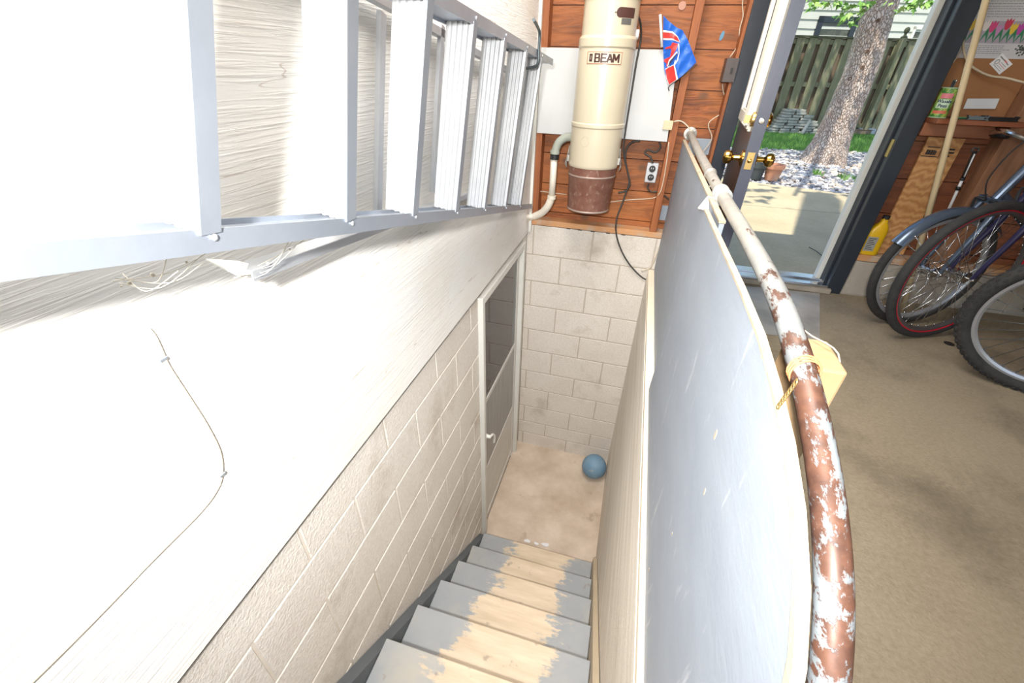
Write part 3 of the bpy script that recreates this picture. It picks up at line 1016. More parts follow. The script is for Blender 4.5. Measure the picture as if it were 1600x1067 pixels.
# folded rear section, nearly against the wall
rA, rB = H(392, 425, 'x', .118), H(604, 349, 'x', .085)
r2 = rA + (rB - rA).normalized() * 1.65
bm = B()
obox(bm, rA - XD * .022, r2 - XD * .022, .044, .003)
obox(bm, rA + Vector((0, 0, -.007)), r2 + Vector((0, 0, -.007)), .003, .016)
obj('rear_rail', bm, M_ALU, lad, label='white dusty rear rail with foot bracket')
bm = B()
fp = [H(322, 407, 'x', .060), H(371, 431, 'x', .118), H(398, 428, 'x', .118), H(396, 416, 'x', .09), H(372, 410, 'x', .07)]
prism(bm, fp, (0, 0, 1), .003)
obj('foot_bracket', bm, M_WHITE, lad)
bm = B()
obox(bm, Vector((.04, -2.35, 1.30)), Vector((.04, -.42, 1.05)), .022, .02)
obj('rear_rail', bm, M_ALU, lad)
for (l1, l0) in (((676, 300), (690, 40)), ((742, 300), (757, 130)), ((590, 330), (596, 20))):
    P = H(*l1, 'x', .045); Q = H(*l0, 'x', .045)
    obj('rear_bar', obox(B(), P, Q, .022, .012, up=(1, 0, 0)), M_ALU, lad)
# steel hook holding the top rail
bm = B()
h1 = H(841, 92, 'x', .195)
hk = [Vector((.019, h1.y + .10, h1.z - .03)), Vector((.10, h1.y + .05, h1.z - .035)), h1 + Vector((-.02, .01, -.028)), h1 + Vector((0, 0, -.012)), h1 + Vector((0, 0, .03)),
      H(843, 52, 'x', .195), H(840, 42, 'x', .20), H(834, 31, 'x', .215)]
tube(bm, smooth_path(hk, 6), .0058, 10)
tag(obj('ladder_hook', bm, M_STEEL), 'dark steel hook in the white wall holding the upper ladder rail', 'hook')

# cable stapled on the left wall
bm = B()
cpx = [(231, 514), (240, 525), (250, 545), (262, 572), (290, 615), (322, 665), (342, 705), (346, 738), (338, 765), (310, 802), (240, 872), (150, 965), (50, 1064), (0, 1108)]
tube(bm, smooth_path([H(x, y, 'x', .0215) for x, y in cpx], 5), .0030, 8)
wc = obj('wall_cable', bm, plain('ivory_cable', (0.74, 0.64, 0.50), .5))
tag(wc, 'thin ivory cable stapled in a curve on the white siding', 'cable')
for (x, y, a) in ((253, 561, 0), (346, 741, 1)):
    p = H(x, y, 'x', .0215)
    bm = B()
    box(bm, .0185, .026, p.y - .006, p.y + .006, p.z - .0025, p.z + .0025, bev=.001)
    obj('staple', bm, M_ALU_D, wc)

# ------------------------------------------------------------------ central vacuum on the back wall
VX, VY = 0.405, -0.168
def Hc(px, py, r, cx=VX, cy=VY):
    d = CR @ Vector(((px - 800) / CF, -(py - 533.5) / CF, -1.0))
    ox, oy = CP.x - cx, CP.y - cy
    a = d.x ** 2 + d.y ** 2; b2 = ox * d.x + oy * d.y; c = ox * ox + oy * oy - r * r
    t = (-b2 - math.sqrt(max(b2 * b2 - a * c, 0))) / a
    return CP + d * t
vac = thing('central_vacuum', (VX, VY, 0.40), 'tall cream cylindrical vacuum unit with brown dirt bucket on the wood wall', 'vacuum')
bm = B()
R0, R1 = 0.138, 0.131
lathe(bm, [(R0 - .003, .640), (R0, .648), (R0, .655), (R0, .828), (R0, .835), (R0 + .004, .842), (R0 + .004, .856), (R0, .862), (R0 - .001, 1.17), (R0 - .002, 1.184)], (VX, VY, 0), seg=56)
vb_ = obj('body', bm, M_CREAM, vac, smooth=True)
bm = B()
lathe(bm, [(R0 - .001, 1.184), (R0 + .003, 1.190), (R0 + .003, 1.222), (R1, 1.235), (R1, 1.50), (R1 - .012, 1.525), (.03, 1.53)], (VX, VY, 0), seg=56)
lathe(bm, [(R1 + .003, 1.372), (R1 + .006, 1.376), (R1 + .006, 1.382), (R1 + .003, 1.386)], (VX, VY, 0), seg=56, capb=False, capt=False)
mo = obj('motor_housing', bm, M_CREAM, vac, smooth=True)
bm = B()
lathe(bm, [(.118, .402), (.122, .408), (.1315, .590), (.134, .596), (.1315, .602), (.133, .665), (.137, .672)], (VX, VY, 0), seg=56)
bk = obj('dirt_bucket', bm, M_BROWN, vac, smooth=True, label='scratched brown dirt bucket')
bm = B()
lathe(bm, [(.122, .400), (.1235, .402), (.1235, .408), (.122, .410)], (VX, VY, 0), seg=56, capb=False, capt=False)
obj('bucket_rim', bm, plain('worn_rim', (0.42, 0.33, 0.28), .45, .3), bk)
obj('bucket_bead', lathe(B(), [(.134, .592), (.1355, .596), (.134, .600)], (VX, VY, 0), seg=56, capb=False, capt=False), MATS['worn_rim'], bk)
for sx in (-1, 1):
    bm = B()
    lx = VX + sx * .139
    ly = VY - .015
    tube(bm, smooth_path([(lx, ly, .735), (lx + sx * .004, ly - .01, .70), (lx + sx * .012, ly, .662), (lx + sx * .016, ly, .640), (lx + sx * .006, ly + .008, .622)], 4), .0028, 8)
    tube(bm, smooth_path([(lx, ly + .022, .735), (lx + sx * .004, ly + .02, .70), (lx + sx * .012, ly + .016, .662), (lx + sx * .010, ly + .01, .628)], 4), .0028, 8)
    box(bm, lx - .008, lx + .008, ly - .012, ly + .030, .655, .69, bev=.003)
    obj('latch', bm, M_GALV, bk, smooth=True)
# round blanking plug pressed in the body
bm = B()
pc = Hc(914, 221, R0)
an = math.atan2(pc.y - VY, pc.x - VX)
nx = Vector((math.cos(an), math.sin(an), 0)); tx = Vector((-math.sin(an), math.cos(an), 0))
def cyl_pt(base_an, du, z_, r):
    a2 = base_an + du / r
    return Vector((VX + math.cos(a2) * r, VY + math.sin(a2) * r, z_))
tube(bm, [cyl_pt(an, math.cos(t) * .021, pc.z + math.sin(t) * .024, R0 + .0002) for t in [i * 2 * PI / 28 for i in range(28)]], .0012, 6, closed=True)
obj('round_plug', bm, M_CREAM, vb_)
# name plate, bent round the body
def bend_plate(bm, an_, z0, r, w, h_, th=.0008, seg=10, mi=0):
    va = []
    for k in range(seg + 1):
        du = -w / 2 + w * k / seg
        va.append([bm.verts.new(cyl_pt(an_, du, z0 + s * h_ / 2, r + t_)) for s in (-1, 1) for t_ in (0, th)])
    for A, Bq in zip(va, va[1:]):
        for i, j in ((0, 1), (1, 3), (3, 2), (2, 0)):
            f = bm.faces.new((A[i], A[j], Bq[j], Bq[i])); f.material_index = mi
    bmesh.ops.recalc_face_normals(bm, faces=bm.faces[:])
    return bm
def bend_text(txt, size, an_, z0, r, du=0.0, th=.0006, bold=0.0, squash=1.0):
    bm = text_bm(txt, size, th, bold)
    for v in bm.verts:
        x, y, z_ = v.co.x * squash + du, v.co.y, v.co.z
        v.co = cyl_pt(an_, x, z0 + y, r + z_)
    return bm
lc = Hc(944, 90.5, R0)
la = math.atan2(lc.y - VY, lc.x - VX)
plate = obj('name_plate', bend_plate(B(), la, lc.z, R0 - .0006, .174, .050, th=.0012), plain('plate_cream', (0.68, 0.56, 0.42), .4), vac)
bm = B()
for (dz, dw, hh, ww) in ((.0235, 0, .0024, .172), (-.0235, 0, .0024, .172)):
    bend_plate(bm, la, lc.z + dz, R0 + .0006, ww, hh)
for s in (-1, 1):
    bend_plate(bm, la + s * .0855 / R0, lc.z, R0 + .0006, .0024, .049, seg=1)
obj('plate_border', bm, plain('plate_brown', (0.36, 0.13, 0.06), .4), plate)
M_LET = plain('letter_brown', (0.055, 0.022, 0.018), .4)
for ch, x0 in (('B', -.0445), ('E', -.0135), ('A', .015), ('M', .0455)):
    bw, bh, tk_ = .0112, .0150, .0088
    st_ = {'B': [(-1, -1, -1, 1), (-1, 1, .6, 1), (-1, 0, .6, 0), (-1, -1, .6, -1), (.75, .15, .75, .85), (.85, -.85, .85, -.15)],
           'E': [(-1, -1, -1, 1), (-1, 1, 1, 1), (-1, 0, .7, 0), (-1, -1, 1, -1)],
           'A': [(-1.05, -1.15, -.05, 1.05), (1.05, -1.15, .05, 1.05), (-.5, -.4, .5, -.4)],
           'M': [(-1.2, -1.15, -1.2, 1.15), (1.2, -1.15, 1.2, 1.15), (-1.05, 1, 0, -.6), (1.05, 1, 0, -.6)]}[ch]
    bm = B()
    for k, (ax0, ay0, ax1, ay1) in enumerate(st_):
        p_, q_ = Vector((x0 + ax0 * bw, ay0 * bh, 0)), Vector((x0 + ax1 * bw, ay1 * bh, 0))
        tt = tk_ * (.72 if p_.y == q_.y else 1.0)
        e_ = (q_ - p_).normalized() * tt * .45
        if ch in 'AM': e_ = Vector((0, 0, 0))
        obox(bm, p_ - e_, q_ + e_, tt, .0009 + k * .00004, up=(0, 0, 1))
    for v in bm.verts:
        v.co = cyl_pt(la, v.co.x + .012, lc.z + v.co.y, R0 + .001 + v.co.z)
    obj('letter', bm, M_LET, plate)
bm = bend_plate(B(), la - .066 / R0, lc.z, R0 + .0007, .017, .032)
em = obj('emblem', bm, M_LET, plate)
bm = B()
tube(bm, [cyl_pt(la, -.066 + math.cos(t) * .0028, lc.z + math.sin(t) * .007, R0 + .0018) for t in [i * 2 * PI / 14 for i in range(14)]], .0006, 4, closed=True)
obj('emblem_ring', bm, plain('plate_cream', (0.68, 0.56, 0.42)), em)
# brown sticker and grey rating plate
s1 = Hc(983, 20, R1); sa = math.atan2(s1.y - VY, s1.x - VX) - .10
bm = B()
pts2 = []
w_, h_ = .050, .019
def half_h(x):
    return h_ if x > -w_ + h_ else max(math.sqrt(max(h_ * h_ - (x + w_ - h_) ** 2, 0)), .001)
cols_ = []
for k in range(25):
    x = -w_ + 2 * w_ * k / 24
    cols_.append([bm.verts.new(cyl_pt(sa, x, s1.z + s * half_h(x), R1 + t_)) for s in (-1, 1) for t_ in (0, .001)])
for A, Bq in zip(cols_, cols_[1:]):
    for i, j in ((0, 1), (1, 3), (3, 2), (2, 0)):
        bm.faces.new((A[i], A[j], Bq[j], Bq[i]))
bmesh.ops.recalc_face_normals(bm, faces=bm.faces[:])
stk = obj('sticker', bm, plain('sticker_brown', (0.075, 0.03, 0.025), .4), mo, label='brown sticker')
s2 = Hc(983, 34, R1)
obj('rating_plate', bend_plate(B(), sa + .006 / R1, s2.z, R1, .055, .023), plain('rating_grey', (0.12, 0.115, 0.11), .4), mo)
s3 = Hc(962, 19, R1); 
obj('screw', ball(B(), s3, .003, 8, 6), M_BLACK, mo)
# side intake port
bm = B()
ip = Vector((VX + R1 * .9, VY + .05, 1.235))
lathe(bm, [(.020, 0), (.020, .020), (.018, .022)], (VX + R1 - .01, VY + .02, 1.245), (1, .1, 0), 18)
obj('side_port', bm, M_FWHITE, mo, smooth=True)
obj('wall_bracket', box(B(), VX - .02, VX + .02, VY + .12, -.0015, .36, .46), M_SILL, vac)
obj('wall_bracket', box(B(), VX - .015, VX + .015, VY + .10, -.009, 1.05, 1.12), M_SILL, vac)

# pvc pipe
pv = thing('pvc_pipe', (0.17, -.14, 0.28), 'white pvc pipe with grey elbow running from the vacuum unit down to the corner', 'pipe')
PYV = -.14
q = [H(896, 214, 'y', -.15), H(884, 215, 'y', PYV), H(873, 223, 'y', PYV), H(867, 238, 'y', PYV)]
bm = B()
tube(bm, smooth_path(q, 6), .023, 18)
lathe(bm, [(.028, 0), (.028, .018)], q[0] + Vector((.006, 0, 0)), (q[1] - q[0]), 20)
lathe(bm, [(.027, 0), (.027, .02)], q[3] + Vector((0, 0, .012)), (0, 0, -1), 20)
obj('elbow', bm, M_PVC_G, pv, smooth=True)
g = [H(866, 243, 'y', PYV), H(864, 280, 'y', PYV), H(862, 308, 'y', PYV)]
obj('pipe', tube(B(), g, .0195, 18), M_PVC, pv)
g2 = [H(862, 308, 'y', PYV), H(856, 322, 'y', PYV), H(847, 332, 'y', PYV + .02), H(835, 338, 'y', PYV + .04)]
bm = B()
tube(bm, smooth_path(g2, 6), .0225, 18)
lathe(bm, [(.026, 0), (.026, .02)], g2[0] + Vector((0, 0, .01)), (0, 0, -1), 20)
obj('bend', bm, M_PVC, pv, smooth=True)
g3 = [g2[-1], H(822, 341, 'y', PYV + .05), Vector((.019, PYV + .055, g2[-1].z - .008))]
obj('pipe', tube(B(), g3, .0195, 18), M_PVC, pv)
obj('rubber_sleeve', lathe(B(), [(.0255, 0), (.0255, .025)], q[3] + Vector((0, 0, -.012)), (0, 0, -1), 20), M_BLACK, pv, smooth=True)

# ------------------------------------------------------------------ boards, boxes and wires on the back wall
pb = [H(840, 75, 'y', -.006), H(1058, 78, 'y', -.006), H(1042, 222, 'y', -.006), H(838, 210, 'y', -.006)]
bm = B()
prism(bm, [(.036, -.008, 1.190), (.752, -.008, 1.190), (.786, -.008, .765), (.036, -.008, .768)], (0, 1, 0), .0075)
tag(obj('backing_board', bm, M_WHITEBOARD), 'white painted board nailed to the studs behind the vacuum unit', 'board')
def scrap(a, b_, z0, z1, y, lab, m=M_GREYBOARD):
    tag(obj('board_scrap', box(B(), a, b_, y - .012, y - .0003, z0, z1, bev=.001), m), lab, 'board')
scrap(.910, 1.029, .700, .782, .09, 'blue grey painted board scrap on the sheathing between stud and door frame')
scrap(.838, .893, .305, .395, .09, 'small blue grey board scrap low on the sheathing beside the guard panel')
# black outlet cord and receptacle
def Hs(pp, y):
    return [H(a, b_, 'y', y) for a, b_ in pp]
ox0 = H(1018, 270, 'y', .055)
ob = thing('power_outlet', (ox0.x, .06, ox0.z - .05), 'grey double outlet box hanging on its cord below the white board', 'outlet')
bm = B()
box(bm, ox0.x - .033, ox0.x + .033, .045, .088, ox0.z - .055, ox0.z + .055, bev=.006)
obj('box', bm, plain('outlet_grey', (0.55, 0.56, 0.58), .45), ob, smooth=True)
for dz in (.024, -.024):
    bm = B()
    lathe(bm, [(.0185, 0), (.0185, .004), (.017, .005)], (ox0.x, .045, ox0.z + dz), (0, -1, 0), 22)
    so = obj('socket', bm, M_BLACK, ob, smooth=True)
    bm = B()
    for dx in (-.006, .006):
        box(bm, ox0.x + dx - .0013, ox0.x + dx + .0013, .039, .0402, ox0.z + dz - .001, ox0.z + dz + .008)
    obj('slot', bm, M_FWHITE, so)
def wire(name, pts, r, m, lab, n=5, cat='cord', parent=None):
    o = obj(name, tube(B(), smooth_path(pts, n), r, 8), m, parent)
    return o if parent else tag(o, lab, cat)
wire('power_cord', Hs([(1020, 255), (1016, 245), (1008, 240), (1012, 234), (1024, 238), (1032, 230), (1030, 222)], .04), .0055, M_CORD, '', parent=ob)
wire('outlet_lead', Hs([(1014, 287), (1012, 294), (1018, 300), (1030, 300), (1045, 312)], .08), .0045, M_CORD, '', parent=ob)
wire('power_cord', [H(996, 22, 'y', -.12), H(1001, 38, 'y', -.06)] + Hs([(1001, 62), (994, 100), (986, 150), (978, 200), (974, 235)], -.022) + [H(979, 262, 'y', -.01), H(983, 285, 'y', -.01), H(975, 310, 'y', -.01), H(963, 345, 'y', -.03), H(965, 375, 'y', -.02), H(980, 408, 'y', -.014), H(1004, 434, 'y', -.012), H(1020, 436, 'y', -.012), H(1026, 432, 'y', -.012)],
     .0052, M_CORD, '', parent=vac)
wire('power_cord', Hs([(1000, 220), (988, 222), (979, 232), (977, 250), (982, 275), (984, 290), (976, 299), (966, 301)], .03), .0058, M_CORD, '', parent=vac)
wire('cord', Hs([(1036, 366), (1031, 385), (1018, 415), (1010, 421), (1002, 423)], -.006), .004, M_WIRE, 'pale painted wire crossing the top block course by the guard panel')
wire('cord', [H(1045, 222, 'y', -.004), H(1042, 250, 'y', -.004), H(1036, 285, 'y', -.004), H(1030, 303, 'y', -.004), H(1018, 310, 'y', .03), H(985, 312, 'y', .05), H(950, 316, 'y', .06)], .0028, M_WIRE, 'cream bell wire running down the stud and along the sheathing')
wire('cord', Hs([(838, 302), (846, 299), (860, 301), (885, 304)], .05), .0025, M_WIRE, 'thin pale wire behind the white pvc pipe')
wire('cord', [H(1053, 190, 'y', -.012), H(1062, 189, 'y', -.02), H(1070, 193, 'y', -.02), H(1080, 204, 'y', -.03), H(1083, 210, 'y', -.04)], .0035, M_WIRE, 'short cream wire from the phone plate to the rail flange')
wire('cord', Hs([(1129, 131), (1130, 142), (1134, 156), (1136, 168), (1126, 178), (1110, 189), (1107, 198), (1112, 212), (1110, 222), (1098, 238)], .065), .0028, M_WIRE, 'cream wire wandering down from the brown switch box')
tp = H(1044, 195, 'y', 0)
tag(obj('phone_plate', box(B(), tp.x - .026, tp.x + .024, -.016, -.0005, tp.z - .024, tp.z + .022, bev=.002), plain('plate_tan', (0.62, 0.50, 0.32), .5)), 'small tan cover plate on the stud at the corner of the white board', 'wall plate')
# brown switch box with its cable
sx_, sz_ = 1.0, 1.09
so0 = H(1143, 110, 'y', -.012)
sb = thing('switch_box', (so0.x, 0, so0.z - .05), 'dark brown metal box with toggle on the wall beside the door frame', 'switch')
bm = B(); box(bm, so0.x - .033, so0.x + .033, -.012, .0888, so0.z - .052, so0.z + .052, bev=.002)
obj('box', bm, plain('box_brown', (0.075, 0.058, 0.055), .45), sb)
obj('toggle', box(B(), so0.x - .004, so0.x + .004, -.020, -.012, so0.z - .012, so0.z + .012, bev=.001), M_BLACK, sb)
wire('conduit', Hs([(1150, 90), (1157, 70), (1164, 45), (1170, 20), (1175, -10), (1182, -40)], .06), .008, M_WIRE, 'thick cream cable rising from the brown switch box', cat='cable')
wire('cord', Hs([(1140, 90), (1153, 70), (1156, 45), (1161, 25), (1160, 5), (1165, -20)], .07), .0025, M_WIRE, 'thin twisted wire beside the thick cream cable')
sp = H(1128, 56, 'y', .088)
bm = B()
prism(bm, [sp + Vector((math.cos(t) * .009 + math.sin(t) * .004, 0, math.sin(t) * .021)) for t in [i * PI / 6 for i in range(12)]], (0, 1, 0), .0012)
tag(obj('paint_spot', bm, plain('spot_blue', (0.10, 0.25, 0.38), .5)), 'small blue paint spot on the brown sheathing boards', 'paint spot')
sp = H(1066, 9, 'y', .088)
bm = B(); lathe(bm, [(.019, 0), (.018, .003)], sp, (0, -1, 0), 20)
tag(obj('paper_disc', bm, plain('disc_pink', (0.48, 0.25, 0.18), .6)), 'pale round disc on the sheathing above the flag', 'disc')

# ------------------------------------------------------------------ flag
fl = thing('hand_flag', (0.66, -.03, 1.03), 'small blue flag with red and white stripes on a short white staff', 'flag')
def F(cx, cy, y=-.03):
    return H(1020 + cx / 7.62, 10 + cy / 7.62, 'y', y)
def fpoly(pp, y, th, mi, bm, wav=0.0):
    """a piece of cloth, with a shallow fold across it"""
    pts_ = [F(a, b_, y) for a, b_ in pp]
    vs = [bm.verts.new(p) for p in pts_]
    f = bm.faces.new(vs)
    r = bmesh.ops.extrude_face_region(bm, geom=[f])
    for e_ in r['geom']:
        if isinstance(e_, bmesh.types.BMVert):
            e_.co.y += th
    return bm
def cloth(name, pp, y, m, parent, lab=None, th=.0015):
    bm = B()
    fpoly(pp, y, th, 0, bm)
    bmesh.ops.recalc_face_normals(bm, faces=bm.faces[:])
    bmesh.ops.triangulate(bm, faces=bm.faces[:])
    for _ in range(3):
        bmesh.ops.subdivide_edges(bm, edges=[e_ for e_ in bm.edges if e_.calc_length() > .012], cuts=1, use_grid_fill=False)
        bmesh.ops.triangulate(bm, faces=bm.faces[:])
    for v in bm.verts:
        c = v.co
        w = .010 * math.sin(c.x * 48 + c.z * 22) + .004 * math.sin(c.x * 110 - c.z * 60)
        v.co.y += w
    return obj(name, bm, m, parent, smooth=True, label=lab)
bm = B()
tube(bm, [F(88, 95, -.034), F(108, 485, -.034)], .0062, 12)
obj('staff', bm, M_FWHITE, fl)
cl = cloth('cloth', [(128, 110), (190, 180), (290, 255), (355, 280), (420, 400), (470, 530), (520, 665), (400, 780), (300, 865), (190, 940), (160, 850), (135, 740), (128, 600), (124, 480), (124, 300)], -.027, M_BLUE, fl, 'blue cloth')
fr = -.0285
for nm, pp, mm, yy in (
        ('white_stripe', [(124, 282), (235, 300), (300, 360), (328, 430), (228, 402), (124, 398)], M_FWHITE, fr),
        ('red_stripe', [(124, 306), (232, 318), (290, 365), (325, 425), (225, 382), (124, 375)], M_RED, fr - .0012),
        ('red_figure', [(232, 430), (300, 445), (285, 500), (250, 560), (230, 620), (200, 640), (195, 690), (160, 720), (165, 680), (135, 655), (135, 630), (205, 600), (222, 520), (210, 500), (150, 510), (150, 490), (215, 470)], M_RED, fr - .0012),
        ('white_band', [(150, 740), (250, 690), (262, 640), (272, 640), (262, 700), (300, 865), (190, 940), (160, 850)], M_FWHITE, fr),
        ('red_band', [(152, 752), (178, 735), (200, 725), (248, 700), (280, 873), (194, 930), (165, 850)], M_RED, fr - .0012),
        ('white_line', [(300, 440), (312, 445), (318, 560), (300, 640), (262, 700), (256, 690), (290, 625), (306, 550)], M_FWHITE, fr),
        ('white_outline', [(190, 640), (290, 530), (292, 560), (215, 660), (190, 730), (172, 710)], M_FWHITE, fr - .0018),
        ('dark_outline', [(200, 655), (284, 552), (286, 566), (212, 670), (190, 715), (183, 705)], plain('flag_navy', (0.03, 0.03, 0.10), .5), fr - .0026)):
    cloth(nm, pp, yy, mm, cl, th=.0006)
bm = B()
tube(bm, [F(525, 683, -.024), F(400, 792, -.022), F(300, 872, -.024), F(195, 945, -.026)], .0022, 8)
tube(bm, smooth_path([F(205, 940, -.028), F(185, 970, -.03), F(195, 1005, -.03)], 4), .0026, 8)
obj('dark_hem', bm, M_CORD, fl, smooth=True)

# ------------------------------------------------------------------ things on the landing
bm = ball(B(), (0.722, -0.185, LZ + .103), .1025, 40, 24)
bl = obj('ball', bm, mat('dusty_blue_rubber', (0.12, 0.24, 0.36), (0.20, 0.31, 0.41), scale=9, rough=.55, bump=.1, spots=(0.30, 0.33, 0.34), spot_scale=14, spot_lo=.58, spot_hi=.7))
tag(bl, 'dusty blue rubber ball in the far right corner of the landing', 'ball')
random.seed(3)
for i, (px, py, s) in enumerate(((824, 845, .020), (838, 849, .014), (852, 851, .022))):
    p = H(px, py, 'z', LZ + .004)
    bm = B()
    prism(bm, [p + Vector((math.cos(t) * s * random.uniform(1.0, 1.6), math.sin(t) * s * random.uniform(.5, .9), 0)) for t in [k * PI / 4 for k in range(8)]], (0, 0, 1), .0008)
    for v in bm.verts:
        v.co.z += .006 * abs(math.sin(v.co.x * 90 + i)) - .0035
    tag(obj('paper_scrap', bm, M_FWHITE), ['leftmost torn white paper scrap at the foot of the stairs', 'smallest white paper scrap, between the two larger ones', 'rightmost torn white paper scrap at the foot of the stairs'][i], 'paper', 'paper scraps at the foot of the stairs')
# metal sheet by the threshold
bm = B()
pl = [H(1212, 457, 'z', .002), H(1280, 459, 'z', .002), H(1277, 530, 'z', .002), H(1215, 505, 'z', .002)]
prism(bm, [(1.20, -.10, .001), (1.828, -.045, .001), (1.66, -.64, .001), (1.06, -.70, .001)], (0, 0, 1), .003)
tag(obj('metal_sheet', bm, mat('smeared_sheet_metal', (0.62, 0.57, 0.52), (0.26, 0.25, 0.24), scale=3.0, rough=.35, metal=.2, bump=.05)), 'smeared grey sheet metal mat on the floor inside the doorway', 'mat')
bm = B()
lathe(bm, [(.021, 0), (.021, .002)], H(1483, 537, 'z', .001), (0, 0, 1), 18)
for v in bm.verts: v.co.x += (v.co.x - 2.2) * .0
tag(obj('oil_spot', bm, M_BLACK), 'small black disc lying on the floor before the bicycles', 'disc')

# ------------------------------------------------------------------ right bay: shelf, papers, tools
sh = thing('wall_shelf', (2.10, 0, .88), 'brown wooden shelf between the studs right of the doorway', 'shelf')
bm = B(); box(bm, 1.952, 2.298, -.10, .088, .925, .945, bev=.002)
obj('board', bm, mat('shelf_wood', (0.27, 0.085, 0.035), (0.20, 0.06, 0.025), scale=5, stretch=(.6, 5, 5), rough=.45), sh)
bm = B(); box(bm, 1.952, 2.235, -.012, .010, .866, .924, bev=.002)
obj('apron', bm, mat('apron_wood', (0.33, 0.13, 0.06), (0.24, 0.085, 0.04), scale=5, stretch=(.6, 5, 5), rough=.55), sh)
SHZ = .945
tag(obj('cardboard', box(B(), 1.95, 2.298, .080, .0885, SHZ + .002, 1.19, bev=.001), mat('brown_cardboard', (0.33, 0.15, 0.06), (0.28, 0.125, 0.05), scale=3, rough=.8)),
    'brown cardboard sheet standing at the back of the wooden shelf', 'cardboard')
# poster: printed paper with tulips
ps = thing('poster', (2.15, .078, 1.19), 'printed garden poster with a row of tulips above the wooden shelf', 'poster')
PY_ = .0785
obj('sheet', box(B(), 1.955, 2.298, PY_, PY_ + .0015, 1.185, 1.50), plain('poster_paper', (0.56, 0.55, 0.58), .35), ps)
def band(z0, z1, c, nm, x0=1.955, x1=2.298):
    return obj('print_' + nm, box(B(), x0, x1, PY_ - .0012, PY_ - .0004, z0, z1), c, ps)
random.seed(11)
band(1.242, 1.322, plain('poster_grey', (0.38, 0.33, 0.40), .4), 'ground')
cols = [(0.55, 0.03, 0.08), (0.75, 0.50, 0.04), (0.45, 0.05, 0.35), (0.70, 0.64, 0.62), (0.62, 0.05, 0.20), (0.55, 0.25, 0.50)]
for i, x in enumerate([1.965 + .026 * k for k in range(13)]):
    m = plain('tulip_%s' % 'abcdef'[i % 6], cols[i % 6], .4)
    bm = B()
    zt = 1.300 + .012 * math.sin(i * 2.3)
    prism(bm, [(x + a * .014, PY_ - .0022, zt + b_ * .022) for a, b_ in ((-.9, .9), (-.35, .5), (0, 1.0), (.4, .5), (.9, .9), (.95, 0), (.5, -.8), (0, -1), (-.5, -.8), (-.95, 0))], (0, 1, 0), .0007)
    t_ = obj('tulip', bm, m, ps)
    bm = B()
    for s in (-1, 1):
        prism(bm, [(x, PY_ - .0026, 1.243), (x + s * .014, PY_ - .0026, 1.275), (x + s * .012, PY_ - .0026, 1.298), (x + s * .004, PY_ - .0026, 1.270)], (0, 1, 0), .0006)
    obj('leaf', bm, plain('tulip_leaf', (0.03, 0.22, 0.10), .4), t_)
for rows in ([(1.232 - .007 * k, 2.0, 2.0 + .17 * random.uniform(.7, 1)) for k in range(5)], [(1.338 + .009 * k, 1.99, 2.06 + .17 * random.uniform(.4, 1)) for k in range(14)]):
    bm = B()
    for (z0, x0, x1) in rows:
        x = x0
        while x < x1:
            w = random.uniform(.004, .014)
            box(bm, x, x + w, PY_ - .0011, PY_ - .0004, z0 - .001, z0 + .001)
            x += w + .003
    obj('print_text', bm, plain('print_grey', (0.22, 0.22, 0.25), .5), ps)
bm = B()
for k in range(60):
    x, z_ = random.gauss(2.235, .016), random.gauss(1.221, .010)
    box(bm, x - .003, x + .003, PY_ - .0011 - k * 1e-5, PY_ - .0004, z_ - .003, z_ + .003)
obj('print_picture', bm, plain('print_dark', (0.06, 0.07, 0.06), .5), ps)
# business card, tilted
cc = H(1564, 100, 'y', .078)
ct = thing('business_card', (cc.x, .079, cc.z - .03), 'small white card stuck tilted on the brown cardboard', 'card')
ca = math.radians(-34)
cxv, cyv = Vector((math.cos(ca), 0, math.sin(ca))), Vector((-math.sin(ca), 0, math.cos(ca)))
bm = B()
prism(bm, [cc + cxv * a * .036 + cyv * b_ * .025 for a, b_ in ((-1, -1), (1, -1), (1, 1), (-1, 1))], (0, 1, 0), .001)
obj('card', bm, M_FWHITE, ct)
for txt, sz, dx, dy, m in (('Rent', .013, -.016, .012, M_BLACK), ("Man's", .011, .014, .012, M_RED), ('RENTALS', .007, .006, .002, M_BLACK), ('905-555', .0065, .008, -.007, M_RED), ('SERVICE', .006, .004, -.016, M_BLACK)):
    if txt in ('905-555', 'Rent', "Man's"):
        continue
for (dx, dy, w, h2, m) in ((-.016, .013, .013, .004, M_BLACK), (.006, .013, .006, .005, M_RED), (.020, .012, .006, .003, M_BLACK), (.010, .003, .014, .0015, M_BLACK), (.010, -.004, .018, .0015, M_RED), (.004, -.011, .014, .0012, M_BLACK), (.002, -.018, .024, .0014, M_BLACK)):
    bm = B()
    x = -w
    while x < w:
        l = random.uniform(.0015, .004)
        o_ = cc + cxv * (dx + x) + cyv * dy + Vector((0, -.0008, 0))
        prism(bm, [o_, o_ + cxv * l, o_ + cxv * l + cyv * h2, o_ + cyv * h2 * .8], (0, 1, 0), .0006)
        x += l + .0012
    obj('print_line', bm, m, ct)
bm = B()
o_ = cc - cxv * .020 - cyv * .004 + Vector((0, -.001, 0))
tube(bm, [o_ + cxv * math.cos(t) * .007 + cyv * math.sin(t) * .009 for t in [k * PI / 8 for k in range(16)]], .0009, 5, closed=True)
obj('print_oval', bm, M_BLACK, ct)
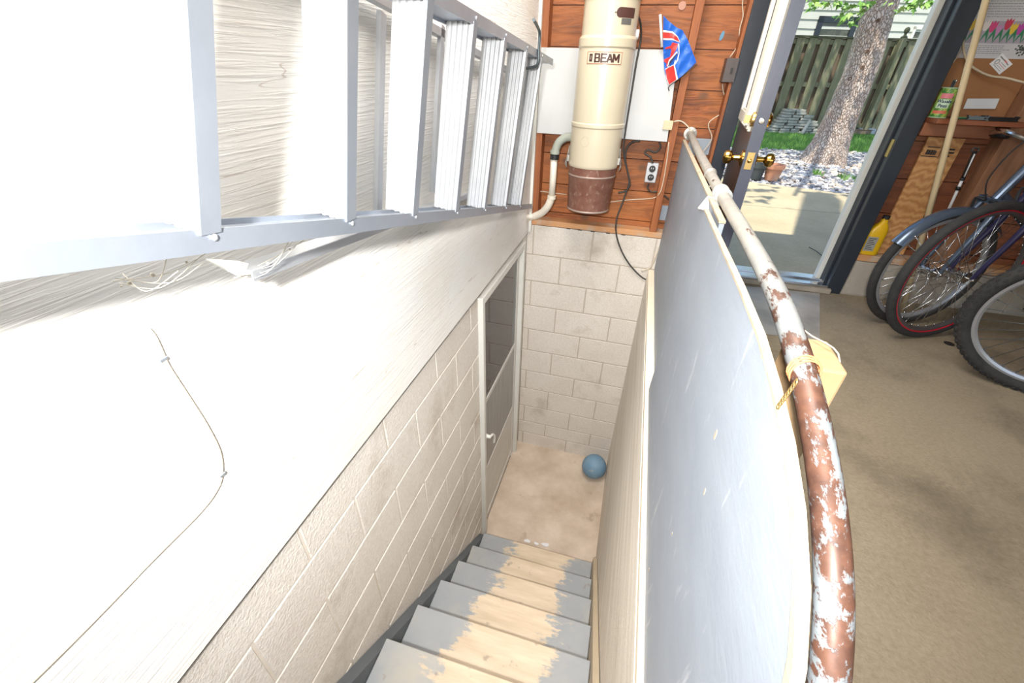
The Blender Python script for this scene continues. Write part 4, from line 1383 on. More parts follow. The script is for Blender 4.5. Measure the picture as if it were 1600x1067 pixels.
# loose tan cable across the bay
wire('wall_cable', [H(1534, -15, 'y', .05), H(1522, 15, 'y', .05), H(1510, 40, 'y', .05), H(1505, 65, 'y', .05), H(1508, 88, 'y', .05), H(1520, 105, 'y', .05), H(1545, 118, 'y', .045), H(1572, 122, 'y', .03), H(1600, 129, 'y', -.006), H(1640, 140, 'y', -.006)], .0048, M_TAN, 'tan cable sagging across the poster and cardboard above the shelf', cat='cable')
wire('wall_cable', [H(1536, -10, 'y', .06), H(1518, 20, 'y', .06), H(1505, 50, 'y', .06), H(1503, 75, 'y', .06), H(1495, 90, 'y', .07), H(1482, 105, 'y', .075)], .0028, M_WIRE, 'thin pale wire hanging beside the tan cable and poster', cat='cable')
# can of snacks with pens
cb = H(1465, 180, 'y', .0)
cn = thing('snack_can', (cb.x + .003, 0.0, SHZ), 'green snack can holding a pen on the wooden shelf', 'can')
CX_, CY_ = 1.99, 0.0
CX_ = H(1466, 178, 'y', 0).x
CHh = .122
CRd = .034
bm = B()
lathe(bm, [(CRd, 0), (CRd, CHh)], (CX_, CY_, SHZ), seg=36, capt=False)
lathe(bm, [(CRd - .0015, .004), (CRd - .0015, CHh)], (CX_, CY_, SHZ), seg=36, capt=False)
cbody = obj('body', bm, mat('pea_print', (0.05, 0.20, 0.04), (0.38, 0.52, 0.10), scale=45, detail=2, rough=.35, lo=.42, hi=.58), cn, smooth=True)
bm = B()
for z_ in (0, CHh):
    tube(bm, [(CX_ + math.cos(t) * CRd, CY_ + math.sin(t) * CRd, SHZ + z_ + (.0015 if z_ == 0 else 0)) for t in [k * PI / 16 for k in range(32)]], .0022, 6, closed=True)
obj('rim', bm, plain('pale_green_rim', (0.45, 0.62, 0.42), .35), cn)
def can_plate(an_, z0, w, h_, m, nm, r=CRd + .0003, par=None):
    bm = B(); seg = 10; va = []
    for k in range(seg + 1):
        a2 = an_ + (-w / 2 + w * k / seg) / CRd
        va.append([bm.verts.new((CX_ + math.cos(a2) * (r + t_), CY_ + math.sin(a2) * (r + t_), SHZ + z0 + s * h_ / 2)) for s in (-1, 1) for t_ in (0, .0006)])
    for A, Bq in zip(va, va[1:]):
        for i, j in ((0, 1), (1, 3), (3, 2), (2, 0)):
            bm.faces.new((A[i], A[j], Bq[j], Bq[i]))
    bmesh.ops.recalc_face_normals(bm, faces=bm.faces[:])
    return obj(nm, bm, m, par or cn)
fa = math.atan2(CP.y - CY_, CP.x - CX_)
can_plate(fa, .090, .045, .020, plain('label_pink', (0.72, 0.20, 0.24), .4), 'pink_label')
can_plate(fa, .058, .048, .036, plain('label_pale', (0.55, 0.72, 0.50), .4), 'name_label')
can_plate(fa, .024, .052, .012, plain('label_red', (0.70, 0.16, 0.10), .4), 'red_label')
def can_text(txt, size, z0, m, bold=.0004):
    bm = text_bm(txt, size, .0004, bold)
    for v in bm.verts:
        a2 = fa + v.co.x / CRd
        v.co = Vector((CX_ + math.cos(a2) * (CRd + .0014 + v.co.z), CY_ + math.sin(a2) * (CRd + .0014 + v.co.z), SHZ + z0 + v.co.y))
    return obj('lettering', bm, m, cn)
can_text('Wasabi', .0185, .068, plain('ink_navy', (0.01, 0.02, 0.10), .5))
can_text('Peas', .0185, .050, plain('ink_navy', (0.01, 0.02, 0.10), .5))
for dx in (0, .011):
    bm = B()
    p0 = Vector((CX_ + dx, .002, SHZ + .03)); p1 = H(1491 + dx * 300, 126, 'y', .01)
    tube(bm, [p0, p1], .0042, 10)
    ball(bm, p1, .0048, 10, 8)
    tag(obj('pen', bm, M_CHROME if dx else M_STEEL), 'silver pen standing in the green can' if dx else 'dark pen standing in the green can left of the silver one', 'pen')
# paper, pencils, pliers on the shelf
p = H(1535, 178, 'y', .05)
bm = B()
prism(bm, [H(1505, 170, 'y', .070), H(1555, 170, 'y', .070), H(1562, 154, 'y', .076), H(1512, 154, 'y', .076)], (0, 1, 0), .0012)
for v in bm.verts: v.co.y = min(v.co.y, .078)
tag(obj('paper_slip', bm, plain('slip_white', (0.62, 0.64, 0.66), .5)), 'white paper slip leaning on the cardboard behind the tools', 'paper')
for i, (x0, x1, y, c, nm) in enumerate(((2.055, 2.20, -.02, (0.70, 0.42, 0.03), 'yellow'), (2.05, 2.17, -.035, (0.04, 0.20, 0.10), 'green'))):
    bm = B()
    tube(bm, [(x0, y, SHZ + .0045), (x1, y + .03, SHZ + .0045)], .0040, 6)
    pn = obj('pencil', bm, plain('pencil_' + nm, c, .4))
    tag(pn, nm + ' pencil lying on the shelf beside the dark tool', 'pencil')
    obj('tip', lathe(B(), [(.004, 0), (.0008, .014)], (x1, y + .03, SHZ + .0045), (x1 - x0, .03, 0), 6), M_PLYEDGE, pn)
tl = thing('pliers', (2.17, -.06, SHZ), 'dark folding tool lying on the front of the wooden shelf', 'tool')
bm = B(); obox(bm, (2.135, -.07, SHZ + .009), (2.265, -.062, SHZ + .009), .018, .016, bev=.004)
obj('handle', bm, M_BLACK, tl)
bm = B(); obox(bm, (2.085, -.055, SHZ + .008), (2.15, -.070, SHZ + .010), .024, .014, bev=.004)
lathe(bm, [(.010, 0), (.009, .003)], (2.115, -.062, SHZ + .015), (0, 0, 1), 14)
obj('jaw', bm, M_STEEL, tl, smooth=True)
# broom handle
bt = H(1545, 0, 'y', -.13); bb = H(1440, 385, 'y', -.13)
dd = (bt - bb).normalized()
bb2 = Vector((bb.x + (0.0 - bb.z) / dd.z * dd.x * .6, -.13, 0.002))
bmm = B(); tube(bmm, [Vector((2.19, -.19, .012)), bt + dd * .25 + Vector((0, .02, 0))], .0125, 14)
tag(obj('broom_handle', bmm, mat('handle_wood', (0.60, 0.47, 0.28), (0.50, 0.38, 0.22), scale=6, stretch=(5, 5, .5), rough=.5)), 'long pale wooden stick leaning on the wall in front of the shelf', 'stick')
# plywood offcut with stamped print
A_ = [(1452, 221), (1507, 226), (1432, 372), (1386, 372)]
py_ = [H(a, b_, 'y', .068) for a, b_ in ((1450, 218), (1507, 222), (1455, 335), (1384, 385))]
po = thing('plywood_offcut', (2.12, .07, .25), 'light plywood strip with stamped black print standing beneath the wooden shelf', 'plywood')
x0_, x1_ = py_[0].x, py_[1].x
bm = B(); prism(bm, [(x0_, .070, .855), (x1_, .070, .855), (x1_ - .004, .058, .256), (x0_ + .005, .058, .2475)], (0, 1, 0), .011)
def ply_mat():
    m = bpy.data.materials.new('fir_plywood')
    m.use_nodes = True
    t = m.node_tree
    b = t.nodes['Principled BSDF']; b.inputs['Roughness'].default_value = .55
    v = nd(t, 'ShaderNodeTexCoord').outputs['Object']
    mp = nd(t, 'ShaderNodeMapping'); mp.inputs[3].default_value = (1.6, 1, .8); t.links.new(v, mp.inputs[0])
    w = nd(t, 'ShaderNodeTexWave', wave_type='RINGS'); w.inputs['Scale'].default_value = 10; w.inputs['Distortion'].default_value = 9
    w.inputs['Detail'].default_value = 2; w.inputs['Detail Scale'].default_value = 1.2
    t.links.new(mp.outputs[0], w.inputs[0])
    c = mixc(t, w.outputs[1], (0.58, 0.31, 0.12), (0.42, 0.19, 0.065))
    t.links.new(c, b.inputs['Base Color'])
    return m
obj('strip', bm, ply_mat(), po)
bm = B()
for (xx, zz, ww, hh) in ((.10, .808, .34, .004), (.02, .765, .46, .004), (.12, .775, .30, .024), (.50, .760, .010, .085), (.64, .800, .22, .008), (.62, .785, .26, .008), (.60, .770, .20, .006)):
    X0 = x0_ + (x1_ - x0_) * xx; X1 = X0 + (x1_ - x0_) * ww
    if hh > .02 and ww > .1:
        x = X0
        while x < X1 - .006:
            w = random.uniform(.004, .010)
            box(bm, x, x + w, .0665, .0700, zz, zz + hh * random.uniform(.7, 1))
            x += w + .002
    else:
        box(bm, X0, X1, .0665, .0700, zz, zz + hh)
obj('stamped_print', bm, M_BLACK, po)
# walking pole hanging beside the wide stud
pt, pbm = H(1524, 236, 'y', -.008), H(1480, 332, 'y', -.008)
pd = (pt - pbm)
wk = thing('bicycle_pump', (pbm.x, -.01, pbm.z), 'slim black and white pump hanging on the wide stud', 'pump')
bm = B(); tube(bm, [pt, pbm + pd * .55], .0085, 12)
obj('grip', bm, M_BLACK, wk)
bm = B(); tube(bm, [pbm + pd * .96 + Vector((-.001, -.007, 0)), pbm + pd * .60 + Vector((-.001, -.007, 0))], .003, 8)
obj('grip_strip', bm, M_FWHITE, wk, label='white strip down the grip')  # thin white strip along the black grip
bm = B(); tube(bm, [pbm + pd * .55, pbm - pd * .12], .0065, 12)
obj('shaft', bm, M_FWHITE, wk)
bm = B(); lathe(bm, [(.011, 0), (.011, .018)], pbm + pd * .38, pd, 14)
lathe(bm, [(.010, 0), (.010, .012)], pbm + pd * .54, pd, 14)
obj('collar', bm, M_BLACK, wk)
bm = B(); tube(bm, [pt + Vector((math.cos(t) * .014, .004, math.sin(t) * .010 + .004)) for t in [k * PI / 8 for k in range(16)]], .003, 6, closed=True)
obj('hanging_ring', bm, M_STEEL, wk)
# yellow oil bottle on the sill
o0 = H(1362, 391, 'y', .03)
bx_, bz_ = 1.998, .2475
bo = thing('oil_bottle', (bx_, .03, bz_), 'yellow plastic oil bottle with black cap on the sill right of the doorway', 'bottle')
def ring_sections(secs, bm, seg=24, pw=.6):
    rings = []
    for (cx, cz, w, d) in secs:
        r_ = []
        for k in range(seg):
            t = 2 * PI * k / seg
            c, s = math.cos(t), math.sin(t)
            r_.append(bm.verts.new((cx + w * math.copysign(abs(c) ** pw, c), .035 + d * math.copysign(abs(s) ** pw, s), cz)))
        rings.append(r_)
    for A, Bq in zip(rings, rings[1:]):
        for k in range(seg):
            bm.faces.new((A[k], A[(k + 1) % seg], Bq[(k + 1) % seg], Bq[k]))
    bm.faces.new(rings[0][::-1]); bm.faces.new(rings[-1])
    return bm
bm = ring_sections([(bx_, bz_, .042, .026), (bx_, bz_ + .004, .046, .029), (bx_, bz_ + .125, .046, .029), (bx_ + .003, bz_ + .145, .042, .028), (bx_ + .009, bz_ + .165, .028, .024), (bx_ + .010, bz_ + .180, .017, .017), (bx_ + .010, bz_ + .190, .015, .015), (bx_ + .010, bz_ + .205, .015, .015)], B())
bb_ = obj('body', bm, plain('yellow_plastic', (0.75, 0.45, 0.01), .35), bo, smooth=True)
bm = B(); lathe(bm, [(.017, 0), (.017, .018), (.015, .020)], (bx_ + .010, .035, bz_ + .200), seg=20)
obj('cap', bm, M_BLACK, bo, smooth=True)
bm = B(); box(bm, bx_ - .040, bx_ + .010, .0045, .008, bz_ + .025, bz_ + .105, bev=.001)
lb = obj('label', bm, plain('bottle_label', (0.33, 0.33, 0.30), .5), bo)
bm = B()
for k in range(7): box(bm, bx_ - .034, bx_ + .002 - (k % 3) * .006, .0035, .0046, bz_ + .034 + k * .010, bz_ + .037 + k * .010)
obj('label_print', bm, M_BLACK, lb)

# ------------------------------------------------------------------ bicycles
def bike(label, cx, cy, R_, th, lean, fdir, tire_r, rim_m, spoke_m, fork_m, frame_m, knobs=False, fender=False, group='bicycles parked against the back wall', red_inner=None, nsp=32):
    root = thing('bicycle', (cx, cy, 0), label, 'bicycle')
    uu = Vector((math.cos(th), math.sin(th), 0)); n0 = Vector((-math.sin(th), math.cos(th), 0))
    ww = Vector((0, 0, 1)) * math.cos(lean) + n0 * math.sin(lean)
    c = Vector((cx, cy, 0)) + ww * R_
    nn = uu.cross(ww).normalized()
    ff = Vector((math.cos(fdir), math.sin(fdir), 0))
    def wheel(c, uu, ww, nn, full=True):
        ring = lambda r, off=0.0, N=72: [c + uu * math.cos(2 * PI * k / N) * r + ww * math.sin(2 * PI * k / N) * r + nn * off for k in range(N)]
        bm = B()
        tube(bm, ring(R_ - tire_r), tire_r, 14, closed=True)
        if knobs:
            N = 64
            for k in range(N):
                a = 2 * PI * k / N
                for off, aa, s_ in ((0.0, 0, .008), (tire_r * .62, .5, .006), (-tire_r * .62, .5, .006), (tire_r * .93, 0, .005), (-tire_r * .93, 0, .005)):
                    b_ = a + aa * 2 * PI / N
                    d = uu * math.cos(b_) + ww * math.sin(b_)
                    t_ = -uu * math.sin(b_) + ww * math.cos(b_)
                    rr = math.sqrt(max(tire_r ** 2 - off ** 2, 0))
                    p = c + d * (R_ - tire_r + rr - .001) + nn * off
                    obox(bm, p - t_ * s_, p + t_ * s_, .009, .007, up=d)
        tr = obj('tire', bm, M_RUBBER, root, smooth=not knobs)
        rr0 = R_ - 2 * tire_r - .002
        bm = B()
        N = 72
        prof = [(-.011, .004), (-.012, -.006), (-.006, -.015), (.006, -.015), (.012, -.006), (.011, .004)]
        rings = []
        for k in range(N):
            a = 2 * PI * k / N
            d = uu * math.cos(a) + ww * math.sin(a)
            rings.append([bm.verts.new(c + d * (rr0 + q) + nn * p_) for p_, q in prof])
        for k in range(N):
            A, Bq = rings[k], rings[(k + 1) % N]
            for j in range(len(prof)):
                j2 = (j + 1) % len(prof)
                f = bm.faces.new((A[j], A[j2], Bq[j2], Bq[j]))
        bmesh.ops.recalc_face_normals(bm, faces=bm.faces[:])
        obj('rim', bm, rim_m, root, smooth=True)
        if red_inner:
            bm = B(); tube(bm, ring(rr0 + .006, -.0105), .0045, 6, closed=True); tube(bm, ring(rr0 + .006, .0105), .0045, 6, closed=True)
            obj('rim_stripe', bm, red_inner, root)
        bm = B()
        for k in range(nsp):
            side = 1 if k % 2 else -1
            a = 2 * PI * k / nsp
            tw = (1 if (k // 2) % 2 else -1) * 1.25
            p = c + nn * side * .026 + (uu * math.cos(a + tw) + ww * math.sin(a + tw)) * .021
            q = c + (uu * math.cos(a) + ww * math.sin(a)) * (rr0 - .014)
            tube(bm, [p, q], .0012, 5)
            tube(bm, [q, q + (p - q).normalized() * .012], .0022, 5)
        obj('spokes', bm, spoke_m, root)
        bm = B()
        lathe(bm, [(.011, -.032), (.026, -.030), (.026, -.024), (.013, -.018), (.013, .018), (.026, .024), (.026, .030), (.011, .032)], c, nn, 20)
        lathe(bm, [(.005, -.065), (.005, .065)], c, nn, 8)
        for s_ in (-1, 1):
            lathe(bm, [(.009, 0), (.009, .008)], c + nn * s_ * .052, nn * s_, 6)
        obj('hub', bm, M_CHROME, root, smooth=True)
        return tr
    wheel(c, uu, ww, nn)
    crown = c + ww * (R_ + .045) + ff * .085
    bm = B()
    for s_ in (-1, 1):
        tube(bm, smooth_path([c + nn * s_ * .050, c + nn * s_ * .052 + ww * .07 + ff * .012, c + nn * s_ * .050 + ww * .22 + ff * .05, crown + nn * s_ * .040], 5), .0, 12,
             rs=None if False else [lerp(.009, .0145, k / 15) for k in range(16)])
    obox(bm, crown - nn * .052, crown + nn * .052, .03, .024, up=ww, bev=.004)
    tube(bm, [crown, crown + ww * .06 + ff * .02], .015, 12)
    obj('fork', bm, fork_m, root, smooth=True)
    ax = (ww * 1.0 + ff * .33).normalized()
    h0, h1 = crown + ax * .02, crown + ax * .15
    up = Vector((0, 0, 1))
    base = Vector((c.x, c.y, 0))
    bb = base + ff * .62 + up * .27
    sc_ = bb + ff * .16 + up * .46
    rh = base + ff * 1.04 + up * R_
    bm = B()
    fn = Vector((-ff.y, ff.x, 0))
    tube(bm, [h0 - ax * .01, h1 + ax * .01], .019, 14)
    tube(bm, [h0 + ax * .02, bb], .0165, 12)
    tube(bm, [h1 - ax * .02, sc_], .0145, 12)
    tube(bm, [bb, sc_ + (sc_ - bb).normalized() * .06], .0145, 12)
    for s_ in (-1, 1):
        tube(bm, [bb + fn * s_ * .03, rh + fn * s_ * .06], .009, 8)
        tube(bm, [sc_ + fn * s_ * .02, rh + fn * s_ * .06], .008, 8)
    obj('frame', bm, frame_m, root, smooth=True)
    bm = B()
    st_ = h1 + ax * .11
    tube(bm, [h1, st_, st_ - ff * .06], .013, 10)
    tube(bm, smooth_path([st_ - ff * .06 + nn * .30 + ff * .10, st_ - ff * .06 + nn * .14 + up * .02, st_ - ff * .06, st_ - ff * .06 - nn * .14 + up * .02, st_ - ff * .06 - nn * .30 + ff * .10], 5), .011, 10)
    hb = obj('handlebar', bm, M_CHROME, root, smooth=True)
    for s_ in (-1, 1):
        g0 = st_ - ff * .06 + nn * s_ * .30 + ff * .10
        g1 = g0 + (-nn * s_ * .08 - ff * .0) * 1.0
        obj('grip', tube(B(), [g0 + nn * s_ * .03, g1 + nn * s_ * .0], .016, 10), M_BLACK, hb)
    bm = B()
    sp_ = sc_ + (sc_ - bb).normalized() * .16
    tube(bm, [sc_, sp_], .012, 10)
    obj('seat_post', bm, M_CHROME, root)
    bm = ball(B(), sp_ + up * .03, .07, 20, 12, (1.7, .9, .35))
    obj('saddle', bm, M_BLACK, root, smooth=True)
    wheel(rh, ff, up, ff.cross(up).normalized())
    bm = B()
    lathe(bm, [(.085, 0), (.085, .003), (.07, .004)], bb + fn * -.045, fn, 28)
    lathe(bm, [(.018, -.055), (.018, .055)], bb, fn, 14)
    obox(bm, bb - fn * .06, bb - fn * .06 - ff * .14 - up * .09, .012, .02, bev=.003)
    obox(bm, bb + fn * .06, bb + fn * .06 + ff * .14 + up * .09, .012, .02, bev=.003)
    cr_ = obj('crank', bm, M_STEEL, root, smooth=True)
    for s_ in (-1, 1):
        q = bb + fn * s_ * .10 + (ff * .14 + up * .09) * s_
        obj('pedal', obox(B(), q - fn * .04, q + fn * .04, .07, .022, bev=.004), M_BLACK, cr_)
        obj('reflector', obox(B(), q - fn * .02 - ff * .037, q + fn * .02 - ff * .037, .004, .014), plain('amber', (0.60, 0.28, 0.06), .3), cr_)
    if fender:
        bm = B()
        N = 26; a0, a1 = math.radians(38), math.radians(152)
        rings = []
        for k in range(N + 1):
            a = lerp(a0, a1, k / N)
            d = uu * math.cos(a) + ww * math.sin(a)
            row = []
            for j in range(9):
                b2 = math.radians(lerp(-75, 75, j / 8))
                row.append(bm.verts.new(c + d * (R_ - tire_r + math.cos(b2) * .032 + .0) + nn * math.sin(b2) * .034))
            rings.append(row)
        for A, Bq in zip(rings, rings[1:]):
            for j in range(8):
                bm.faces.new((A[j], A[j + 1], Bq[j + 1], Bq[j]))
        bmesh.ops.recalc_face_normals(bm, faces=bm.faces[:])
        bmesh.ops.solidify(bm, geom=bm.faces[:], thickness=.0015)
        fe = obj('fender', bm, fender, root, smooth=True, label='blue grey metal fender')
        a = math.radians(140)
        d = uu * math.cos(a) + ww * math.sin(a)
        for s_ in (-1, 1):
            q = c + d * (R_ - .012) + nn * s_ * .034
            obj('fender_stay', tube(B(), [c + nn * s_ * .055, q], .0018, 6), M_CHROME, fe)
            obj('stay_bolt', ball(B(), q, .005, 8, 6), M_CHROME, fe)
    # brake and cable at the crown
    bm = B()
    for s_ in (-1, 1):
        tube(bm, smooth_path([crown + nn * s_ * .01 - ff * .025, crown + nn * s_ * .045 - ff * .03, crown + nn * s_ * .04 - ff * .03 - ww * .05], 4), .006, 8)
    tube(bm, smooth_path([crown - ff * .03, crown - ff * .07 + ww * .10, crown - ff * .05 + ww * .26 + nn * .04, h1 + ax * .16 - ff * .04 + nn * .10], 7), .0028, 6)
    obj('brake', bm, M_BLACK, root, smooth=True)
    return root
M_RED_P = plain('red_paint', (0.55, 0.012, 0.03), .3)
M_PURP = plain('dark_purple_paint', (0.022, 0.018, 0.06), .3)
M_SBLUE = mat('silver_blue_paint', (0.12, 0.16, 0.22), (0.09, 0.12, 0.18), scale=3, rough=.25, metal=.5)
M_GREYRIM = plain('grey_rim', (0.42, 0.43, 0.45), .35, .5)
M_DRIM = plain('dull_rim', (0.16, 0.15, 0.15), .4, .6)
bike('bicycle with blue grey front fender, farthest back against the wall', 2.135, -.30, .30, .36, .0, .09, .019, M_GREYRIM, M_CHROME, M_SBLUE, M_SBLUE, fender=M_SBLUE)
bike('bicycle with red striped rim and dark purple fork, between the other two', 2.168, -.436, .34, .437, -.024, -.06, .020, M_DRIM, M_CHROME, M_PURP, M_RED_P, red_inner=M_RED_P, nsp=36)
bike('nearest bicycle with knobbly tyre and silver rim', 2.374, -.816, .33, -.407, -.209, -.30, .026, M_GREYRIM, M_STEEL, M_BLACK, M_BLACK, knobs=True)

# ------------------------------------------------------------------ outside
GZ = -0.05
bm = B()
def slab_edge(x):
    return 3.447 - .253 * (x - 2.108)
prism(bm, [(-3.0, .15, GZ - .08), (7.0, .15, GZ - .08), (7.0, slab_edge(7), GZ - .08), (-3.0, slab_edge(-3), GZ - .08)], (0, 0, 1), .08)
struct('patio_slab', bm, M_PATIO)
bm = B()
def joint(x0, y0, x1, y1):
    obox(bm, (x0, y0, GZ + .0004), (x1, y1, GZ + .0004), .008, .001)
joint(-3, 2.25, 7, 2.20)
struct('trim_3', bm, plain('slab_joint', (0.16, 0.15, 0.12), .9))
bm = B()
def ge(x):
    return 6.69 + .226 * (x - 2.9)
prism(bm, [(-6, slab_edge(-6) - .02, GZ - .10), (12, slab_edge(12) - .02, GZ - .10), (12, ge(12), GZ - .10), (-6, ge(-6), GZ - .10)], (0, 0, 1), .06)
struct('gravel_bed', bm, mat('gravel_base', (0.30, 0.28, 0.26), (0.15, 0.14, 0.13), scale=30, rough=.9, bump=.5))
bm = B()
prism(bm, [(-6, ge(-6), GZ - .10), (14, ge(14), GZ - .10), (14, 18, GZ - .10), (-6, 18, GZ - .10)], (0, 0, 1), .08)
struct('lawn', bm, mat('turf', (0.07, 0.15, 0.03), (0.12, 0.20, 0.05), scale=9, rough=.9, bump=.6))
struct('ground', box(B(), -12, 20, .16, 30, GZ - .4, GZ - .11), MATS['turf'])
# gravel
random.seed(21)
M_STONE = []
bm = B()
base_v = None
ico = bmesh.new(); bmesh.ops.create_icosphere(ico, subdivisions=1, radius=1.0)
iv = [v.co.copy() for v in ico.verts]; ifc = [[v.index for v in f.verts] for f in ico.faces]; ico.free()
verts, faces, mids = [], [], []
for k in range(8200):
    x = random.uniform(1.7, 5.9)
    y = random.uniform(slab_edge(x) + .02, ge(x) + .05)
    if (x - 3.48) ** 2 + (y - 5.6) ** 2 < .09:
        continue
    r_ = random.uniform(.018, .040)
    sx2, sy2, sz2 = random.uniform(.8, 1.4), random.uniform(.7, 1.1), random.uniform(.4, .7)
    a = random.uniform(0, PI)
    z_ = GZ - .035 + random.uniform(0, .03)
    b0 = len(verts)
    for v in iv:
        j_ = random.uniform(.82, 1.12)
        X, Y = v.x * sx2 * r_ * j_, v.y * sy2 * r_ * j_
        verts.append((x + X * math.cos(a) - Y * math.sin(a), y + X * math.sin(a) + Y * math.cos(a), z_ + v.z * sz2 * r_ * j_))
    mi = random.choices([0, 1, 2, 3], [8, 4, 2, 1])[0]
    for f in ifc:
        faces.append([b0 + i for i in f]); mids.append(mi)
me = bpy.data.meshes.new('gravel')
me.from_pydata(verts, [], faces)
for m in (plain('stone_white', (0.46, 0.455, 0.45), .8), plain('stone_grey', (0.30, 0.30, 0.315), .8), plain('stone_tan', (0.46, 0.38, 0.30), .8), plain('stone_dark', (0.20, 0.17, 0.15), .8)):
    me.materials.append(m)
me.polygons.foreach_set('material_index', mids)
o = bpy.data.objects.new('gravel', me); COL.objects.link(o)
tag(o, 'white and grey stones covering the bed round the tree', 'gravel', kind='stuff')
# grass
verts, faces = [], []
def blades(n_, fx, h0, h1, w=.006):
    for k in range(n_):
        x, y = fx()
        h = random.uniform(h0, h1); a = random.uniform(0, PI); l = random.uniform(-.4, .4) * h
        b0 = len(verts)
        verts.extend([(x - math.cos(a) * w, y - math.sin(a) * w, GZ - .03), (x + math.cos(a) * w, y + math.sin(a) * w, GZ - .03), (x + l, y + random.uniform(-.3, .3) * h, GZ - .02 + h)])
        faces.append([b0, b0 + 1, b0 + 2])
def gx():
    x = random.uniform(2.2, 7.5)
    return x, random.uniform(ge(x) - .05, 10.0 + .27 * (x - 3.5))
blades(26000, gx, .03, .075, .008)
me = bpy.data.meshes.new('grass'); me.from_pydata(verts, [], faces)
me.materials.append(mat('grass_blade', (0.09, 0.24, 0.03), (0.17, 0.33, 0.07), scale=6, rough=.6))
o = bpy.data.objects.new('grass', me); COL.objects.link(o)
tag(o, 'short green grass between the stones and the fence', 'grass', kind='stuff')
for i, (px, py) in enumerate(((1276, 271), (1316, 277), (1340, 281), (1346, 287))):
    p = H(px, py, 'z', GZ)
    verts, faces = [], []
    blades(60, lambda: (p.x + random.gauss(0, .035), p.y + random.gauss(0, .035)), .04, .10, .010)
    me = bpy.data.meshes.new('weed'); me.from_pydata([(a - p.x, b_ - p.y, c_ - GZ) for a, b_, c_ in verts], [], faces)
    me.materials.append(MATS['grass_blade'])
    o = bpy.data.objects.new('weed', me); o.location = (p.x, p.y, GZ); COL.objects.link(o)
    tag(o, ['leftmost green weed tuft growing in the stones', 'green weed tuft in the stones, second from the left', 'green weed tuft in the stones, second from the right', 'rightmost green weed tuft in the stones by the doorway edge'][i], 'weed', 'weeds in the stones')

# fence
FO, FD = Vector((3.51, 9.75, 0)), Vector((.963, .268, 0)).normalized()
FN = Vector((-FD.y, FD.x, 0))
fence = thing('wooden_fence', (4.9, 10.1, GZ), 'tall mossy board-on-board wooden fence behind the tree', 'fence')
M_FENCE = board_mat('mossy_fence_boards', (0.17, 0.165, 0.10), (0.25, 0.23, 0.155), (0.15, 0.17, 0.07), .135, knots=False, rough=.85, grain=1.0, axis='X')
M_FBACK = mat('fence_back_boards', (0.20, 0.15, 0.10), (0.13, 0.10, 0.07), scale=4, stretch=(6, 6, .6), rough=.9)
TOP = 1.80
k = -14
while k < 36:
    p = FO + FD * (k * .27)
    q = p + FD * random.uniform(.165, .185)
    bm = B()
    w = (q - p).length
    obox(bm, (p + q) / 2 + Vector((0, 0, GZ + .10)), (p + q) / 2 + Vector((0, 0, TOP - .02)), w, .02, up=FN, bev=.003)
    if p.x > 2.4 and p.x < 8.0:
        obj('board', bm, [M_FENCE], fence)
    else:
        bm.free()
    k += 1
bm = B()
for k in range(-14, 36):
    p = FO + FD * (k * .27 + .135 + .07) + FN * .075
    if 2.4 < p.x < 8.0:
        obox(bm, p + Vector((0, 0, GZ + .10)), p + Vector((0, 0, TOP - .02)), .215, .02, up=FN)
obj('back_boards', bm, M_FBACK, fence)
for z_, h_ in ((.92, .09), (TOP - .09, .09), (.12, .09)):
    a, b_ = FO + FD * -1.6 + FN * .037, FO + FD * 5.2 + FN * .037
    obj('rail', obox(B(), a + Vector((0, 0, z_)), b_ + Vector((0, 0, z_)), .05, h_), M_FENCE, fence)
a, b_ = FO + FD * -1.6 + FN * .03, FO + FD * 5.2 + FN * .03
obj('top_cap', obox(B(), a + Vector((0, 0, TOP)), b_ + Vector((0, 0, TOP)), .14, .03, bev=.004), mat('mossy_cap', (0.06, 0.07, 0.035), (0.10, 0.10, 0.06), scale=6, rough=.9), fence)
fp = H(1411, 60, 'y', 10.3)
for dx in (0, -2.45):
    q = Vector((fp.x, 10.27, 0)) + FD * dx
    pst = obj('post', obox(B(), q + FN * .0 + Vector((0, 0, GZ)), q + Vector((0, 0, TOP + .02)), .10, .10, up=FN), M_FENCE, fence)
    bm = B()
    lathe(bm, [(.06, 0), (.06, .02), (.03, .04), (.022, .07), (.045, .10), (.052, .135), (.04, .17), (.01, .19)], q + Vector((0, 0, TOP + .02)), seg=16)
    obj('finial', bm, MATS['mossy_cap'], pst, smooth=True)
a, b_ = FO + FD * 1.9 - FN * .10, FO + FD * 5.0 - FN * .10
tag(obj('edging_timber', obox(B(), a + Vector((0, 0, GZ + .06)), b_ + Vector((0, 0, GZ + .06)), .09, .10, bev=.01), M_FBACK), 'long weathered timber lying along the foot of the fence', 'timber')
rk = H(1342, 207, 'z', GZ); rk = Vector((rk.x, rk.y - .35, 0))
bm = B(); box(bm, rk.x - .18, rk.x + .18, rk.y - .08, rk.y + .08, GZ - .01, GZ + .13, bev=.03)
tag(obj('stone_block', bm, plain('stone_block_grey', (0.36, 0.40, 0.42), .8)), 'pale grey stone block lying on the grass right of the tree', 'stone')

